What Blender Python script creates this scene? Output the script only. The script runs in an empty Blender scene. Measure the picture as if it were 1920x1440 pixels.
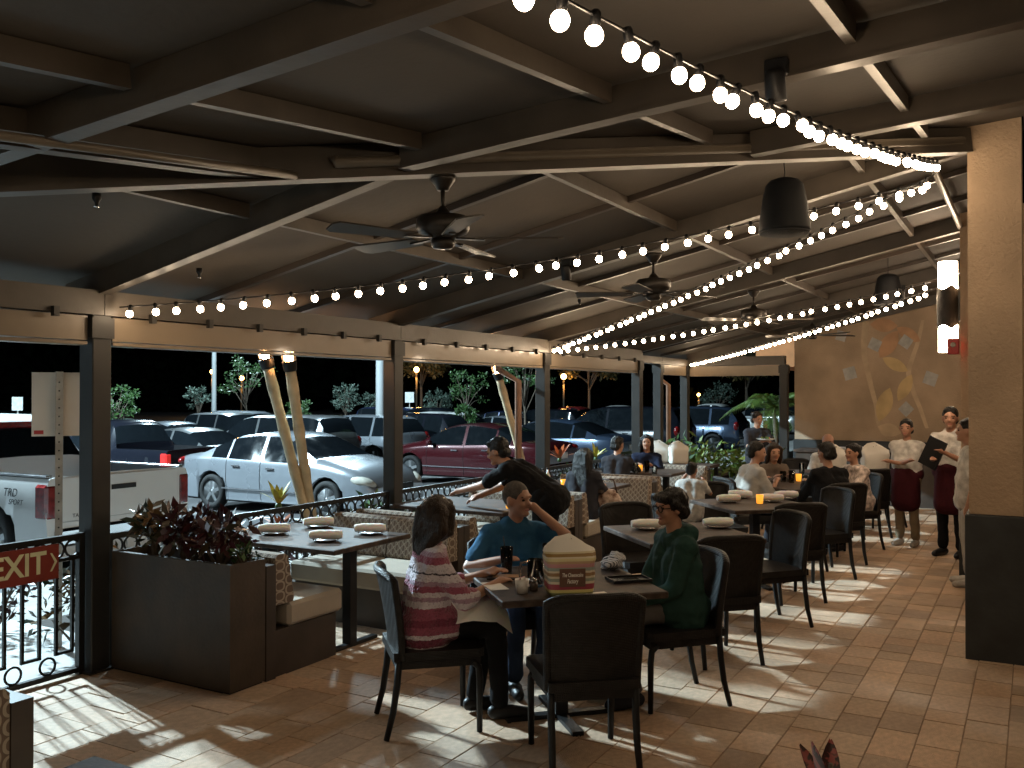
import bpy, bmesh, math, random
import numpy as np
from mathutils import Vector, Matrix, Euler
R = math.radians
random.seed(7); rng = np.random.default_rng(7)
S = bpy.context.scene
col = S.collection
# ------------------------------------------------------------------ camera
CAMH = 1.75
YAW = 29.7
cd = bpy.data.cameras.new('camera'); cam = bpy.data.objects.new('camera', cd); col.objects.link(cam)
cam.location = (0, 0, CAMH)
cam.rotation_euler = (R(90.6), 0, R(YAW - 90))
cd.lens = 32.25; cd.sensor_width = 36; cd.clip_start = 0.05; cd.clip_end = 2000
S.camera = cam
# ------------------------------------------------------------------ night sky
W = bpy.data.worlds.new('World'); S.world = W; W.use_nodes = True
wn = W.node_tree.nodes; wl = W.node_tree.links
sky = wn.new('ShaderNodeTexSky'); sky.sky_type = 'NISHITA'; sky.sun_disc = False
sky.sun_elevation = R(-4); sky.sun_rotation = R(200)
wl.new(sky.outputs[0], wn['Background'].inputs[0]); wn['Background'].inputs[1].default_value = 0.03
S.view_settings.view_transform = 'Standard'; S.view_settings.look = 'None'
S.view_settings.exposure = 0.0; S.view_settings.gamma = 1.0
S.cycles.use_denoising = True
S.cycles.use_light_tree = True
S.cycles.max_bounces = 7; S.cycles.diffuse_bounces = 4; S.cycles.glossy_bounces = 3; S.cycles.transmission_bounces = 5
S.cycles.sample_clamp_indirect = 3.0
S.cycles.caustics_reflective = False; S.cycles.caustics_refractive = False
# ------------------------------------------------------------------ helpers
def cw(px, py, z=0.0):
    """photo pixel -> world point on the level plane z"""
    d = (CAMH - z) * 1720 / (py - 738); l = (px - 960) / 1720 * d
    return Vector((d * .8686 + l * .4955, d * .4955 - l * .8686, z))
MATS = {}
def M(name, c=(.5, .5, .5), rough=.6, metal=0, var=.18, scale=6, bump=0, bscale=80, coat=0, spec=.5, em=None, es=0, trans=0, sheen=0, alpha=1, ior=1.45, sss=0, c2=None):
    if name in MATS: return MATS[name]
    m = bpy.data.materials.new(name); m.use_nodes = True
    n = m.node_tree.nodes; l = m.node_tree.links; b = n['Principled BSDF']
    tc = n.new('ShaderNodeTexCoord')
    no = n.new('ShaderNodeTexNoise'); no.inputs['Scale'].default_value = scale; no.inputs['Detail'].default_value = 6
    l.new(tc.outputs['Object'], no.inputs['Vector'])
    mx = n.new('ShaderNodeMix'); mx.data_type = 'RGBA'
    ca = tuple(max(0, v * (1 - var)) for v in c); cb = c2 or tuple(min(1, v * (1 + var)) for v in c)
    mx.inputs['A'].default_value = (*ca, 1); mx.inputs['B'].default_value = (*cb, 1)
    rp = n.new('ShaderNodeMapRange'); rp.inputs[1].default_value = .3; rp.inputs[2].default_value = .7
    l.new(no.outputs['Fac'], rp.inputs[0]); l.new(rp.outputs[0], mx.inputs['Factor'])
    l.new(mx.outputs['Result'], b.inputs['Base Color'])
    b.inputs['Metallic'].default_value = metal
    mr = n.new('ShaderNodeMapRange'); mr.inputs[3].default_value = max(0, rough - .08); mr.inputs[4].default_value = min(1, rough + .08)
    l.new(no.outputs['Fac'], mr.inputs[0]); l.new(mr.outputs[0], b.inputs['Roughness'])
    b.inputs['Specular IOR Level'].default_value = spec
    b.inputs['Coat Weight'].default_value = coat; b.inputs['Coat Roughness'].default_value = .06
    b.inputs['IOR'].default_value = ior
    b.inputs['Transmission Weight'].default_value = trans; b.inputs['Alpha'].default_value = alpha
    b.inputs['Sheen Weight'].default_value = sheen
    if sss: b.inputs['Subsurface Weight'].default_value = sss; b.inputs['Subsurface Radius'].default_value = (.01, .004, .002)
    if em: b.inputs['Emission Color'].default_value = (*em, 1); b.inputs['Emission Strength'].default_value = es
    if bump:
        n2 = n.new('ShaderNodeTexNoise'); n2.inputs['Scale'].default_value = bscale; n2.inputs['Detail'].default_value = 4
        l.new(tc.outputs['Object'], n2.inputs['Vector'])
        bp = n.new('ShaderNodeBump'); bp.inputs['Strength'].default_value = bump; bp.inputs['Distance'].default_value = .01
        l.new(n2.outputs['Fac'], bp.inputs['Height']); l.new(bp.outputs[0], b.inputs['Normal'])
    m['tc'] = 1
    MATS[name] = m; return m
def nodes(m): return m.node_tree.nodes, m.node_tree.links, m.node_tree.nodes['Principled BSDF']
class MB:
    """collects shapes, builds ONE mesh object"""
    def __init__(s): s.v = []; s.f = []; s.mi = []; s.n = 0; s.sm = []
    def add(s, vs, fs, mi=0, sm=False):
        s.v.extend([tuple(x) for x in vs]); s.f.extend([tuple(i + s.n for i in q) for q in fs])
        s.mi.extend([mi] * len(fs)); s.sm.extend([sm] * len(fs)); s.n += len(vs); return s
    def box(s, x0, x1, y0, y1, z0, z1, mi=0, bev=0, M4=None):
        if bev:
            b = bev; vs = []
            for z, i in ((z0, b), (z0 + b, 0), (z1 - b, 0), (z1, b)):
                for a, c in ((x0 + i, y0 + b), (x0 + b, y0 + i), (x1 - b, y0 + i), (x1 - i, y0 + b), (x1 - i, y1 - b), (x1 - b, y1 - i), (x0 + b, y1 - i), (x0 + i, y1 - b)):
                    vs.append((a, c, z))
            fs = [tuple(reversed(range(8)))] + [tuple(range(24, 32))]
            for k in range(3):
                for i in range(8): fs.append((k * 8 + i, k * 8 + (i + 1) % 8, k * 8 + 8 + (i + 1) % 8, k * 8 + 8 + i))
        else:
            vs = [(x, y, z) for z in (z0, z1) for x, y in ((x0, y0), (x1, y0), (x1, y1), (x0, y1))]
            fs = [(3, 2, 1, 0), (4, 5, 6, 7), (0, 1, 5, 4), (1, 2, 6, 5), (2, 3, 7, 6), (3, 0, 4, 7)]
        if M4 is not None: vs = [M4 @ Vector(v) for v in vs]
        return s.add(vs, fs, mi)
    def bar(s, p, q, w, h, up=(0, 0, 1), mi=0):
        """rectangular bar from p to q; p,q at centre of section"""
        p = Vector(p); q = Vector(q); t = (q - p).normalized(); u = Vector(up)
        r = t.cross(u)
        if r.length < 1e-4: r = t.cross(Vector((1, 0, 0)))
        r.normalize(); u = r.cross(t).normalized()
        vs = []
        for o in (p, q):
            for a, b in ((-1, -1), (1, -1), (1, 1), (-1, 1)): vs.append(o + r * (a * w / 2) + u * (b * h / 2))
        return s.add(vs, [(0, 1, 2, 3), (7, 6, 5, 4), (1, 0, 4, 5), (2, 1, 5, 6), (3, 2, 6, 7), (0, 3, 7, 4)], mi)
    def tube(s, pts, rad, seg=8, mi=0, caps=True, sm=True, closed=False):
        pts = [Vector(p) for p in pts]; n = len(pts)
        if not hasattr(rad, '__len__'): rad = [rad] * n
        vs = []; prev = None
        for i, p in enumerate(pts):
            if closed: t = pts[(i + 1) % n] - pts[i - 1]
            else: t = pts[min(i + 1, n - 1)] - pts[max(i - 1, 0)]
            t.normalize()
            if prev is None:
                a = Vector((0, 0, 1)) if abs(t.z) < .9 else Vector((1, 0, 0)); u = t.cross(a).normalized()
            else: u = (prev - t * prev.dot(t)).normalized()
            prev = u; w = t.cross(u)
            for k in range(seg):
                g = 2 * math.pi * k / seg; vs.append(p + (u * math.cos(g) + w * math.sin(g)) * rad[i])
        fs = []
        for i in range(n if closed else n - 1):
            j = (i + 1) % n
            for k in range(seg): fs.append((i * seg + k, i * seg + (k + 1) % seg, j * seg + (k + 1) % seg, j * seg + k))
        s.add(vs, fs, mi, sm)
        if caps and not closed:
            s.f.append(tuple(s.n - n * seg + k for k in reversed(range(seg)))); s.mi.append(mi); s.sm.append(False)
            s.f.append(tuple(s.n - seg + k for k in range(seg))); s.mi.append(mi); s.sm.append(False)
        return s
    def lathe(s, prof, seg=16, c=(0, 0, 0), mi=0, sm=True, M4=None):
        vs = []
        for r, z in prof:
            for k in range(seg):
                g = 2 * math.pi * k / seg; v = Vector((c[0] + r * math.cos(g), c[1] + r * math.sin(g), c[2] + z))
                vs.append(M4 @ v if M4 is not None else v)
        fs = []
        for i in range(len(prof) - 1):
            for k in range(seg): fs.append((i * seg + k, i * seg + (k + 1) % seg, (i + 1) * seg + (k + 1) % seg, (i + 1) * seg + k))
        if prof[0][0] > 1e-5: fs.append(tuple(reversed(range(seg))))
        if prof[-1][0] > 1e-5: fs.append(tuple((len(prof) - 1) * seg + k for k in range(seg)))
        return s.add(vs, fs, mi, sm)
    def ell(s, c, r, rot=None, seg=14, rings=9, mi=0):
        vs = []; fs = []
        c = Vector(c)
        for i in range(rings + 1):
            th = math.pi * i / rings
            for k in range(seg):
                g = 2 * math.pi * k / seg
                v = Vector((r[0] * math.sin(th) * math.cos(g), r[1] * math.sin(th) * math.sin(g), r[2] * math.cos(th)))
                if rot is not None: v = rot @ v
                vs.append(c + v)
        for i in range(rings):
            for k in range(seg): fs.append((i * seg + k, (i + 1) * seg + k, (i + 1) * seg + (k + 1) % seg, i * seg + (k + 1) % seg))
        return s.add(vs, fs, mi, True)
    def cap(s, p, q, r0, r1, seg=12):
        """tapered capsule, closed"""
        p = Vector(p); q = Vector(q); t = (q - p)
        if t.length < 1e-6: t = Vector((0, 0, 1e-4))
        t.normalize(); a = Vector((0, 0, 1)) if abs(t.z) < .9 else Vector((1, 0, 0)); u = t.cross(a).normalized(); w = t.cross(u)
        rows = []
        for k in range(1, 4): th = math.pi / 2 * k / 3; rows.append((p - t * r0 * math.cos(th), r0 * math.sin(th)))
        for k in range(0, 3): th = math.pi / 2 * k / 3; rows.append((q + t * r1 * math.sin(th), r1 * math.cos(th)))
        vs = [p - t * r0]
        for o, r in rows:
            for k in range(seg):
                g = 2 * math.pi * k / seg; vs.append(o + (u * math.cos(g) + w * math.sin(g)) * r)
        vs.append(q + t * r1); fs = []; e = len(vs) - 1
        for k in range(seg):
            fs.append((0, 1 + (k + 1) % seg, 1 + k))
            for i in range(len(rows) - 1): fs.append((1 + i * seg + k, 1 + i * seg + (k + 1) % seg, 1 + (i + 1) * seg + (k + 1) % seg, 1 + (i + 1) * seg + k))
            fs.append((e, 1 + (len(rows) - 1) * seg + k, 1 + (len(rows) - 1) * seg + (k + 1) % seg))
        return s.add(vs, fs, 0, True)
    def prism(s, poly, z0, z1, mi=0, axis='z', M4=None):
        n = len(poly); vs = []
        for z in (z0, z1):
            for a, b in poly:
                v = Vector((a, b, z)) if axis == 'z' else (Vector((a, z, b)) if axis == 'y' else Vector((z, a, b)))
                vs.append(M4 @ v if M4 is not None else v)
        fs = [tuple(reversed(range(n))), tuple(range(n, 2 * n))] + [(i, (i + 1) % n, n + (i + 1) % n, n + i) for i in range(n)]
        return s.add(vs, fs, mi)
    def mesh(s, name, mats):
        me = bpy.data.meshes.new(name); me.from_pydata(s.v, [], s.f)
        for m in (mats if isinstance(mats, (list, tuple)) else [mats]): me.materials.append(m)
        me.polygons.foreach_set('material_index', s.mi); me.polygons.foreach_set('use_smooth', s.sm)
        me.update(); return me
    def build(s, name, mats, parent=None, loc=None, rotz=0):
        return link(name, s.mesh(name, mats), parent, loc, rotz)
def fixn(me):
    bm = bmesh.new(); bm.from_mesh(me); bmesh.ops.recalc_face_normals(bm, faces=bm.faces); bm.to_mesh(me); bm.free(); return me
def link(name, me, parent=None, loc=None, rotz=0):
    o = bpy.data.objects.new(name, me); col.objects.link(o)
    if parent: o.parent = parent
    if loc is not None: o.location = loc
    if rotz: o.rotation_euler[2] = rotz
    return o
def tag(o, label=None, cat=None, group=None, kind=None):
    if label: o['label'] = label
    if cat: o['category'] = cat
    if group: o['group'] = group
    if kind: o['kind'] = kind
    return o
def thing(name, label, cat, loc=(0, 0, 0), rotz=0, group=None):
    o = bpy.data.objects.new(name, None); col.objects.link(o); o.empty_display_size = .1
    o.location = loc; o.rotation_euler[2] = rotz
    return tag(o, label, cat, group)
def copy_tree(o, parent=None):
    c = o.copy(); col.objects.link(c); c.parent = parent
    for ch in list(o.children): copy_tree(ch, c)
    return c
def dup(o, loc, rotz, label=None, group=None):
    c = copy_tree(o); c.location = loc; c.rotation_euler[2] = rotz
    if label: c['label'] = label
    if group: c['group'] = group
    return c
def textmesh(name, body, size, ext=.0008, align='CENTER', shear=0, bold=0, sx=1.0):
    cu = bpy.data.curves.new(name, 'FONT'); cu.body = body; cu.size = size; cu.extrude = ext; cu.align_x = align; cu.align_y = 'CENTER'
    cu.shear = shear; cu.offset = bold
    ob = bpy.data.objects.new(name, cu); col.objects.link(ob)
    dg = bpy.context.evaluated_depsgraph_get(); me = bpy.data.meshes.new_from_object(ob.evaluated_get(dg))
    bpy.data.objects.remove(ob); bpy.data.curves.remove(cu)
    if sx != 1: me.transform(Matrix.Diagonal((sx, 1, 1, 1)))
    return me
def remesh(mb, name, voxel, smooth=4, disp=0, dscale=.12):
    me = mb.mesh(name, []); ob = bpy.data.objects.new(name, me); col.objects.link(ob)
    m = ob.modifiers.new('r', 'REMESH'); m.mode = 'VOXEL'; m.voxel_size = voxel; m.use_smooth_shade = True
    if smooth: k = ob.modifiers.new('s', 'SMOOTH'); k.iterations = smooth; k.factor = .5
    if disp:
        t = bpy.data.textures.new(name, 'CLOUDS'); t.noise_scale = dscale; t.noise_depth = 2
        d = ob.modifiers.new('d', 'DISPLACE'); d.texture = t; d.strength = disp; d.mid_level = .5
    dg = bpy.context.evaluated_depsgraph_get(); out = bpy.data.meshes.new_from_object(ob.evaluated_get(dg))
    bpy.data.objects.remove(ob); bpy.data.meshes.remove(me)
    out.polygons.foreach_set('use_smooth', [True] * len(out.polygons)); return out
# ------------------------------------------------------------------ materials
def ramp(n, stops, interp='LINEAR'):
    r = n.new('ShaderNodeValToRGB'); r.color_ramp.interpolation = interp; e = r.color_ramp.elements
    while len(e) > 1: e.remove(e[-1])
    e[0].position = stops[0][0]; e[0].color = (*stops[0][1], 1)
    for p, c in stops[1:]: k = e.new(p); k.color = (*c, 1)
    return r
beam_m = M('beam_paint', (.06, .048, .037), .42, var=.2, scale=4, bump=.15, bscale=18)
beamd_m = M('rib_paint', (.045, .034, .027), .4, var=.15, scale=3)
ceil_m = M('ceiling_board', (.06, .049, .039), .8, var=.16, scale=1.5, bump=.15, bscale=25)
post_m = M('post_paint', (.022, .02, .018), .5, var=.2, scale=5)
fascia_m = M('shade_cloth', (.20, .15, .10), .35, var=.1, scale=3, coat=.25)
pipe_m = M('pipe_paint', (.11, .09, .068), .4, var=.12)
iron_m = M('black_iron', (.018, .017, .016), .35, metal=.3, var=.3, bump=.1)
stucco_m = M('stucco', (.43, .315, .215), .9, var=.22, scale=1.6, bump=.9, bscale=45)
dado_m = M('dado_stone', (.03, .034, .036), .55, var=.3, scale=5, bump=.2, bscale=30)
wood_m = M('table_stone', (.055, .038, .03), .55, var=.6, scale=14, bump=.1, spec=.25)
planter_m = M('planter_board', (.055, .04, .028), .6, var=.3, scale=4, bump=.25, bscale=40)
bench_m = M('bench_panel', (.05, .038, .03), .55, var=.3, scale=4)
seat_m = M('seat_fabric', (.38, .33, .26), .9, var=.08, scale=5, bump=.3, bscale=400, sheen=.2)
white_m = M('white_cloth', (.92, .9, .87), .85, var=.06, bump=.3, bscale=60, sss=.4)
paper_m = M('paper', (.75, .72, .66), .7, var=.04)
ceram_m = M('ceramic', (.55, .52, .48), .25, var=.08)
dceram_m = M('dark_ceramic', (.09, .07, .06), .25, var=.2)
black_m = M('black_plastic', (.010, .010, .011), .45, var=.2, spec=.3)
tyre_m = M('rubber', (.012, .012, .012), .8, var=.2)
chrome_m = M('chrome', (.6, .6, .62), .18, metal=1, var=.08)
rim_m = M('alloy', (.45, .46, .47), .3, metal=.9, var=.1)
cglass_m = M('car_glass', (.006, .008, .01), .06, var=.1, spec=.8)
red_m = M('red_lens', (.17, .008, .008), .15, var=.5, scale=14, coat=.6)
redlit_m = M('lit_red_lens', (.5, .02, .02), .2, em=(1, .05, .04), es=.5)
lamp_m = M('clear_lens', (.5, .48, .42), .12, var=.3, coat=.6)
plate_m = M('plate_white', (.7, .7, .68), .4)
bulb_m = M('bulb_glow', (.9, .8, .6), .3, em=(1.0, .75, .49), es=66, var=0)
shade_m = M('sconce_glow', (.9, .85, .75), .5, em=(1.0, .77, .54), es=50, var=0)
candle_m = M('candle_flame', (.9, .6, .2), .5, em=(1.0, .62, .16), es=9, var=0)
amber_m = M('amber_glass', (.8, .30, .03), .2, em=(1.0, .42, .04), es=1.0, var=.2)
flame_m = M('fire', (1, .6, .3), .5, em=(1.0, .50, .20), es=110, var=0)
sodium_m = M('sodium_lamp', (1, .6, .2), .5, em=(1.0, .52, .13), es=30, var=0)
lotlamp_m = M('lot_lamp_glow', (1, 1, 1), .5, em=(.85, .97, 1.0), es=40, var=0)
asph_m = M('asphalt', (.055, .055, .057), .85, var=.35, scale=1.2, bump=.5, bscale=50)
conc_m = M('concrete', (.33, .325, .31), .85, var=.2, scale=3, bump=.3, bscale=40)
soil_m = M('mulch', (.03, .022, .016), .95, var=.5, scale=10, bump=.8, bscale=30)
grass_m = M('lawn', (.05, .10, .025), .9, var=.4, scale=3)
bark_m = M('bark', (.13, .10, .075), .9, var=.4, scale=10, bump=.5)
paint_m = M('line_paint', (.6, .6, .58), .7, var=.25, scale=4)
galv_m = M('galvanised', (.35, .33, .30), .45, metal=.5, var=.25, scale=12)
signb_m = M('sign_back', (.62, .56, .50), .5, var=.06, scale=3)
bamboo_m = M('bamboo', (.52, .41, .26), .45, var=.25, scale=7, coat=.2)
skin_m = M('skin', (.40, .215, .14), .5, var=.12, scale=9, sss=.08)
skin2_m = M('skin_tan', (.36, .19, .125), .5, var=.12, scale=9, sss=.08)
def hairmat(name, c):
    m = M(name, c, .42, var=.4, scale=30, spec=.35); n, l, b = nodes(m); tc = n.new('ShaderNodeTexCoord'); mp = n.new('ShaderNodeMapping'); mp.inputs['Scale'].default_value = (150, 150, 9)
    l.new(tc.outputs['Object'], mp.inputs[0]); no = n.new('ShaderNodeTexNoise'); no.inputs['Scale'].default_value = 1; l.new(mp.outputs[0], no.inputs['Vector']); bp = n.new('ShaderNodeBump'); bp.inputs['Strength'].default_value = 1; bp.inputs['Distance'].default_value = .012
    l.new(no.outputs['Fac'], bp.inputs['Height']); l.new(bp.outputs[0], b.inputs['Normal']); return m
hair_m = hairmat('hair', (.008, .007, .006)); hairb_m = hairmat('hair_brown', (.022, .012, .007))
tile_m = M('travertine', (.62, .465, .335), .62, var=.16, scale=7, bump=.6, bscale=45)
def tile_nodes():
    n, l, b = nodes(tile_m)
    src = b.inputs['Base Color'].links[0].from_socket
    oi = n.new('ShaderNodeObjectInfo'); ge = n.new('ShaderNodeNewGeometry')
    ad = n.new('ShaderNodeMath'); ad.operation = 'ADD'; l.new(oi.outputs['Random'], ad.inputs[0]); l.new(ge.outputs['Random Per Island'], ad.inputs[1])
    fr = n.new('ShaderNodeMath'); fr.operation = 'FRACT'; l.new(ad.outputs[0], fr.inputs[0])
    r = ramp(n, [(0, (.70, .68, .68)), (.25, (.88, .85, .82)), (.5, (1, 1, 1)), (.75, (1.0, .91, .84)), (1, (1.1, 1.07, 1.05))])
    l.new(fr.outputs[0], r.inputs[0])
    mx = n.new('ShaderNodeMix'); mx.data_type = 'RGBA'; mx.blend_type = 'MULTIPLY'; mx.inputs['Factor'].default_value = 1
    l.new(src, mx.inputs['A']); l.new(r.outputs[0], mx.inputs['B'])
    # stains with their own shape
    tc = n.new('ShaderNodeTexCoord'); ns = n.new('ShaderNodeTexNoise'); ns.inputs['Scale'].default_value = 1.1; ns.inputs['Detail'].default_value = 8
    l.new(ge.outputs['Position'], ns.inputs['Vector'])
    r2 = ramp(n, [(.35, (.74, .70, .66)), (.6, (1, 1, 1))]); l.new(ns.outputs['Fac'], r2.inputs[0])
    m2 = n.new('ShaderNodeMix'); m2.data_type = 'RGBA'; m2.blend_type = 'MULTIPLY'; m2.inputs['Factor'].default_value = 1
    l.new(mx.outputs['Result'], m2.inputs['A']); l.new(r2.outputs[0], m2.inputs['B'])
    l.new(m2.outputs['Result'], b.inputs['Base Color'])
tile_nodes()
def chain_fabric():
    """brown fabric woven with pale elongated rings"""
    m = M('chain_fabric', (.14, .10, .075), .9, var=.15, scale=8, bump=.2, bscale=300)
    n, l, b = nodes(m); src = b.inputs['Base Color'].links[0].from_socket
    tc = n.new('ShaderNodeTexCoord'); sp = n.new('ShaderNodeSeparateXYZ'); l.new(tc.outputs['Object'], sp.inputs[0])
    def mth(op, a, bb=None):
        k = n.new('ShaderNodeMath'); k.operation = op
        for i, v in enumerate((a, bb)):
            if v is None: continue
            if hasattr(v, 'links'): l.new(v, k.inputs[i])
            else: k.inputs[i].default_value = v
        return k.outputs[0]
    u = mth('MULTIPLY', mth('ADD', sp.outputs['Y'], mth('MULTIPLY', sp.outputs['X'], .35)), 1 / .032)
    uc = mth('FLOOR', u); odd = mth('MULTIPLY', mth('MODULO', mth('ADD', uc, 200), 2.0), .5)
    vv = mth('ADD', mth('MULTIPLY', sp.outputs['Z'], 1 / .062), odd)
    fu = mth('SUBTRACT', mth('FRACT', u), .5); fv = mth('SUBTRACT', mth('FRACT', mth('ADD', vv, 50)), .5)
    rr = mth('SQRT', mth('ADD', mth('POWER', mth('ABSOLUTE', mth('MULTIPLY', fu, 2.0)), 2.6), mth('POWER', mth('ABSOLUTE', mth('MULTIPLY', fv, 1.9)), 2.6)))
    ring = mth('LESS_THAN', mth('ABSOLUTE', mth('SUBTRACT', rr, .78)), .17)
    mx = n.new('ShaderNodeMix'); mx.data_type = 'RGBA'; l.new(ring, mx.inputs['Factor'])
    l.new(src, mx.inputs['A']); mx.inputs['B'].default_value = (.34, .29, .23, 1); l.new(mx.outputs['Result'], b.inputs['Base Color'])
    return m
chain_m = chain_fabric()
def wicker():
    m = M('wicker', (.015, .013, .012), .45, var=.3, scale=20, spec=.22)
    n, l, b = nodes(m); tc = n.new('ShaderNodeTexCoord')
    ws = []
    for d, s in (('X', 30), ('Z', 42)):
        w = n.new('ShaderNodeTexWave'); w.bands_direction = d; w.inputs['Scale'].default_value = s; w.inputs['Distortion'].default_value = .25
        l.new(tc.outputs['Object'], w.inputs[0]); ws.append(w)
    w = n.new('ShaderNodeTexWave'); w.bands_direction = 'Y'; w.inputs['Scale'].default_value = 30; l.new(tc.outputs['Object'], w.inputs[0])
    mm = n.new('ShaderNodeMath'); mm.operation = 'MULTIPLY'; l.new(ws[1].outputs['Fac'], mm.inputs[1])
    m3 = n.new('ShaderNodeMath'); m3.operation = 'MAXIMUM'; l.new(ws[0].outputs['Fac'], m3.inputs[0]); l.new(w.outputs['Fac'], m3.inputs[1]); l.new(m3.outputs[0], mm.inputs[0])
    bp = n.new('ShaderNodeBump'); bp.inputs['Strength'].default_value = .7; bp.inputs['Distance'].default_value = .003
    l.new(mm.outputs[0], bp.inputs['Height']); l.new(bp.outputs[0], b.inputs['Normal']); return m
wick_m = wicker()
clear_m = M('drink_glass', (.9, .9, .9), .03, var=0, trans=1, ior=1.3)
cola_m = M('cola', (.03, .012, .006), .1, var=.1)
water_m = M('iced_water', (.75, .78, .8), .1, var=.1, trans=.8, ior=1.25)
def leafmat(name, a, bb, c, rough=.4):
    m = M(name, a, rough, var=.2, scale=4); n, l, b = nodes(m)
    ge = n.new('ShaderNodeNewGeometry'); r = ramp(n, [(0, a), (.55, bb), (1, c)]); l.new(ge.outputs['Random Per Island'], r.inputs[0])
    l.new(r.outputs[0], b.inputs['Base Color']); b.inputs['Transmission Weight'].default_value = 0
    return m
leaf_m = leafmat('leaf_green', (.02, .052, .013), (.036, .085, .022), (.065, .135, .036), .5)
leafg_m = leafmat('leaf_grey', (.035, .06, .042), (.06, .09, .07), (.09, .12, .09), .6)
leafo_m = leafmat('leaf_orange_lit', (.05, .045, .015), (.09, .07, .02), (.14, .09, .03), .6)  # orange of the street lamps put into these leaf colours
croton_m = leafmat('leaf_croton', (.022, .005, .007), (.055, .009, .012), (.03, .03, .01), .35)
mixed_m = leafmat('leaf_mixed', (.012, .03, .01), (.05, .03, .015), (.28, .16, .05), .3)
palm_m = leafmat('leaf_palm', (.05, .09, .015), (.09, .15, .03), (.17, .22, .05), .4)
# ================================================================== lamps of the car park (they light the lot and reach under the roof)
def lot_z(Y): return -.35 if Y <= 8.5 else (-.35 - .30 * (Y - 8.5) / 11.5 if Y < 20 else -.65)
def lot_lamp(x, y, h, label, power, heads=((-.45, 0), (.45, 0)), rad=.11, rot=0, light=True):
    t = thing('parking_lamp', label, 'street lamp', (x, y, lot_z(y)), rot, 'tall white lamps of the car park')
    z = h - lot_z(y)
    MB().tube([(0, 0, 0), (0, 0, z)], [rad, rad * .7], 10).build('pole', M('white_pole', (.62, .64, .64), .45, var=.08, scale=2), t)
    MB().lathe([(.32, 0), (.32, .7), (.27, .75)], 16).build('base', conc_m, t)
    for hx, hy in heads:
        MB().tube([(0, 0, z - .1), (hx * .9, hy, z + .02)], .035, 6).build('arm', galv_m, t)
        hd = MB().box(hx - .32, hx + .32, hy - .2, hy + .2, z + .03, z + .17, 0, .03).build('lamp_head', galv_m, t)
        MB().box(hx - .26, hx + .26, hy - .15, hy + .15, z + .018, z + .028).build('lens', lotlamp_m, hd)
        if light:
            ld = bpy.data.lights.new('lot_light', 'POINT'); ld.energy = power; ld.color = (.64, .88, 1.0); ld.shadow_soft_size = .12
            lo = bpy.data.objects.new('lot_light', ld); col.objects.link(lo); lo.parent = hd; lo.location = (hx, hy, z - .12)
    return t
LOTP = 15500
lot_lamp(7.2, 17.8, 8.4, 'tall two-headed lamp on a white pole left of the white pickup', LOTP, heads=((-.2, .1), (.2, -.1)))
lot_lamp(1.0, 27.0, 10.5, 'tall lamp on a white pole far left of the gate', 2500)
lot_lamp(24.7, 19.2, 10.6, 'thick bright white lamp pole rising behind the second dark roof post', 3200, rad=.17)
lot_lamp(30.4, 33.4, 10.0, 'slim pale lamp pole beside the leafy green tree, left of the torches', 5500, rad=.12)
# ================================================================== ground
def sheet(name, xs, ys, zf, mat):
    vs = [(x, y, zf(x, y)) for y in ys for x in xs]; nx = len(xs)
    fs = [(j * nx + i, j * nx + i + 1, (j + 1) * nx + i + 1, (j + 1) * nx + i) for j in range(len(ys) - 1) for i in range(nx - 1)]
    return tag(MB().add(vs, fs).build(name, mat), kind='structure')
sheet('parking_lot', [-300, -50, 0, 20, 60, 600], [-300, 8.5, 14, 20, 60, 700], lambda x, y: lot_z(y), asph_m)
# pale walkway outside the gate, planting bed, kerb
tag(MB().box(-20, 4.35, 5.36, 8.42, -.4, -.035).build('walkway', M('pale_concrete', (.55, .55, .53), .85, var=.12, scale=2, bump=.2)), kind='structure')
tag(MB().box(4.37, 15.6, 5.36, 6.9, -.4, -.06).build('planting_bed', soil_m), kind='structure')
tag(MB().box(4.37, 40, 6.92, 8.42, -.4, -.12).build('pavement', conc_m), kind='structure')
tag(MB().box(-20, 40, 8.43, 8.6, -.5, -.15, 0, .02).build('kerb', conc_m), kind='structure')
def bay_lines(y0, y1, xs):
    for x in xs:
        m = MB(); n = 4
        vs = []
        for i in range(n + 1):
            y = y0 + (y1 - y0) * i / n
            vs += [(x - .06, y, lot_z(y) + .006), (x + .06, y, lot_z(y) + .006)]
        m.add(vs, [(2 * i, 2 * i + 1, 2 * i + 3, 2 * i + 2) for i in range(n)])
        tag(m.build('parking_line', paint_m), kind='structure')
bay_lines(9.6, 14.8, [6.3 + 2.8 * k for k in range(10)])
bay_lines(21.5, 26.5, [6.3 + 2.8 * k for k in range(12)])
# lawn islands far in the lot
for (x0, x1, y0, y1) in ((20, 52, 39.5, 42), (44, 90, 26.6, 28.6), (-10, 18, 38, 41)):
    tag(MB().box(x0, x1, y0, y1, -.8, -.5, 0, .05).build('lawn_island', grass_m), kind='structure')
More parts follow.
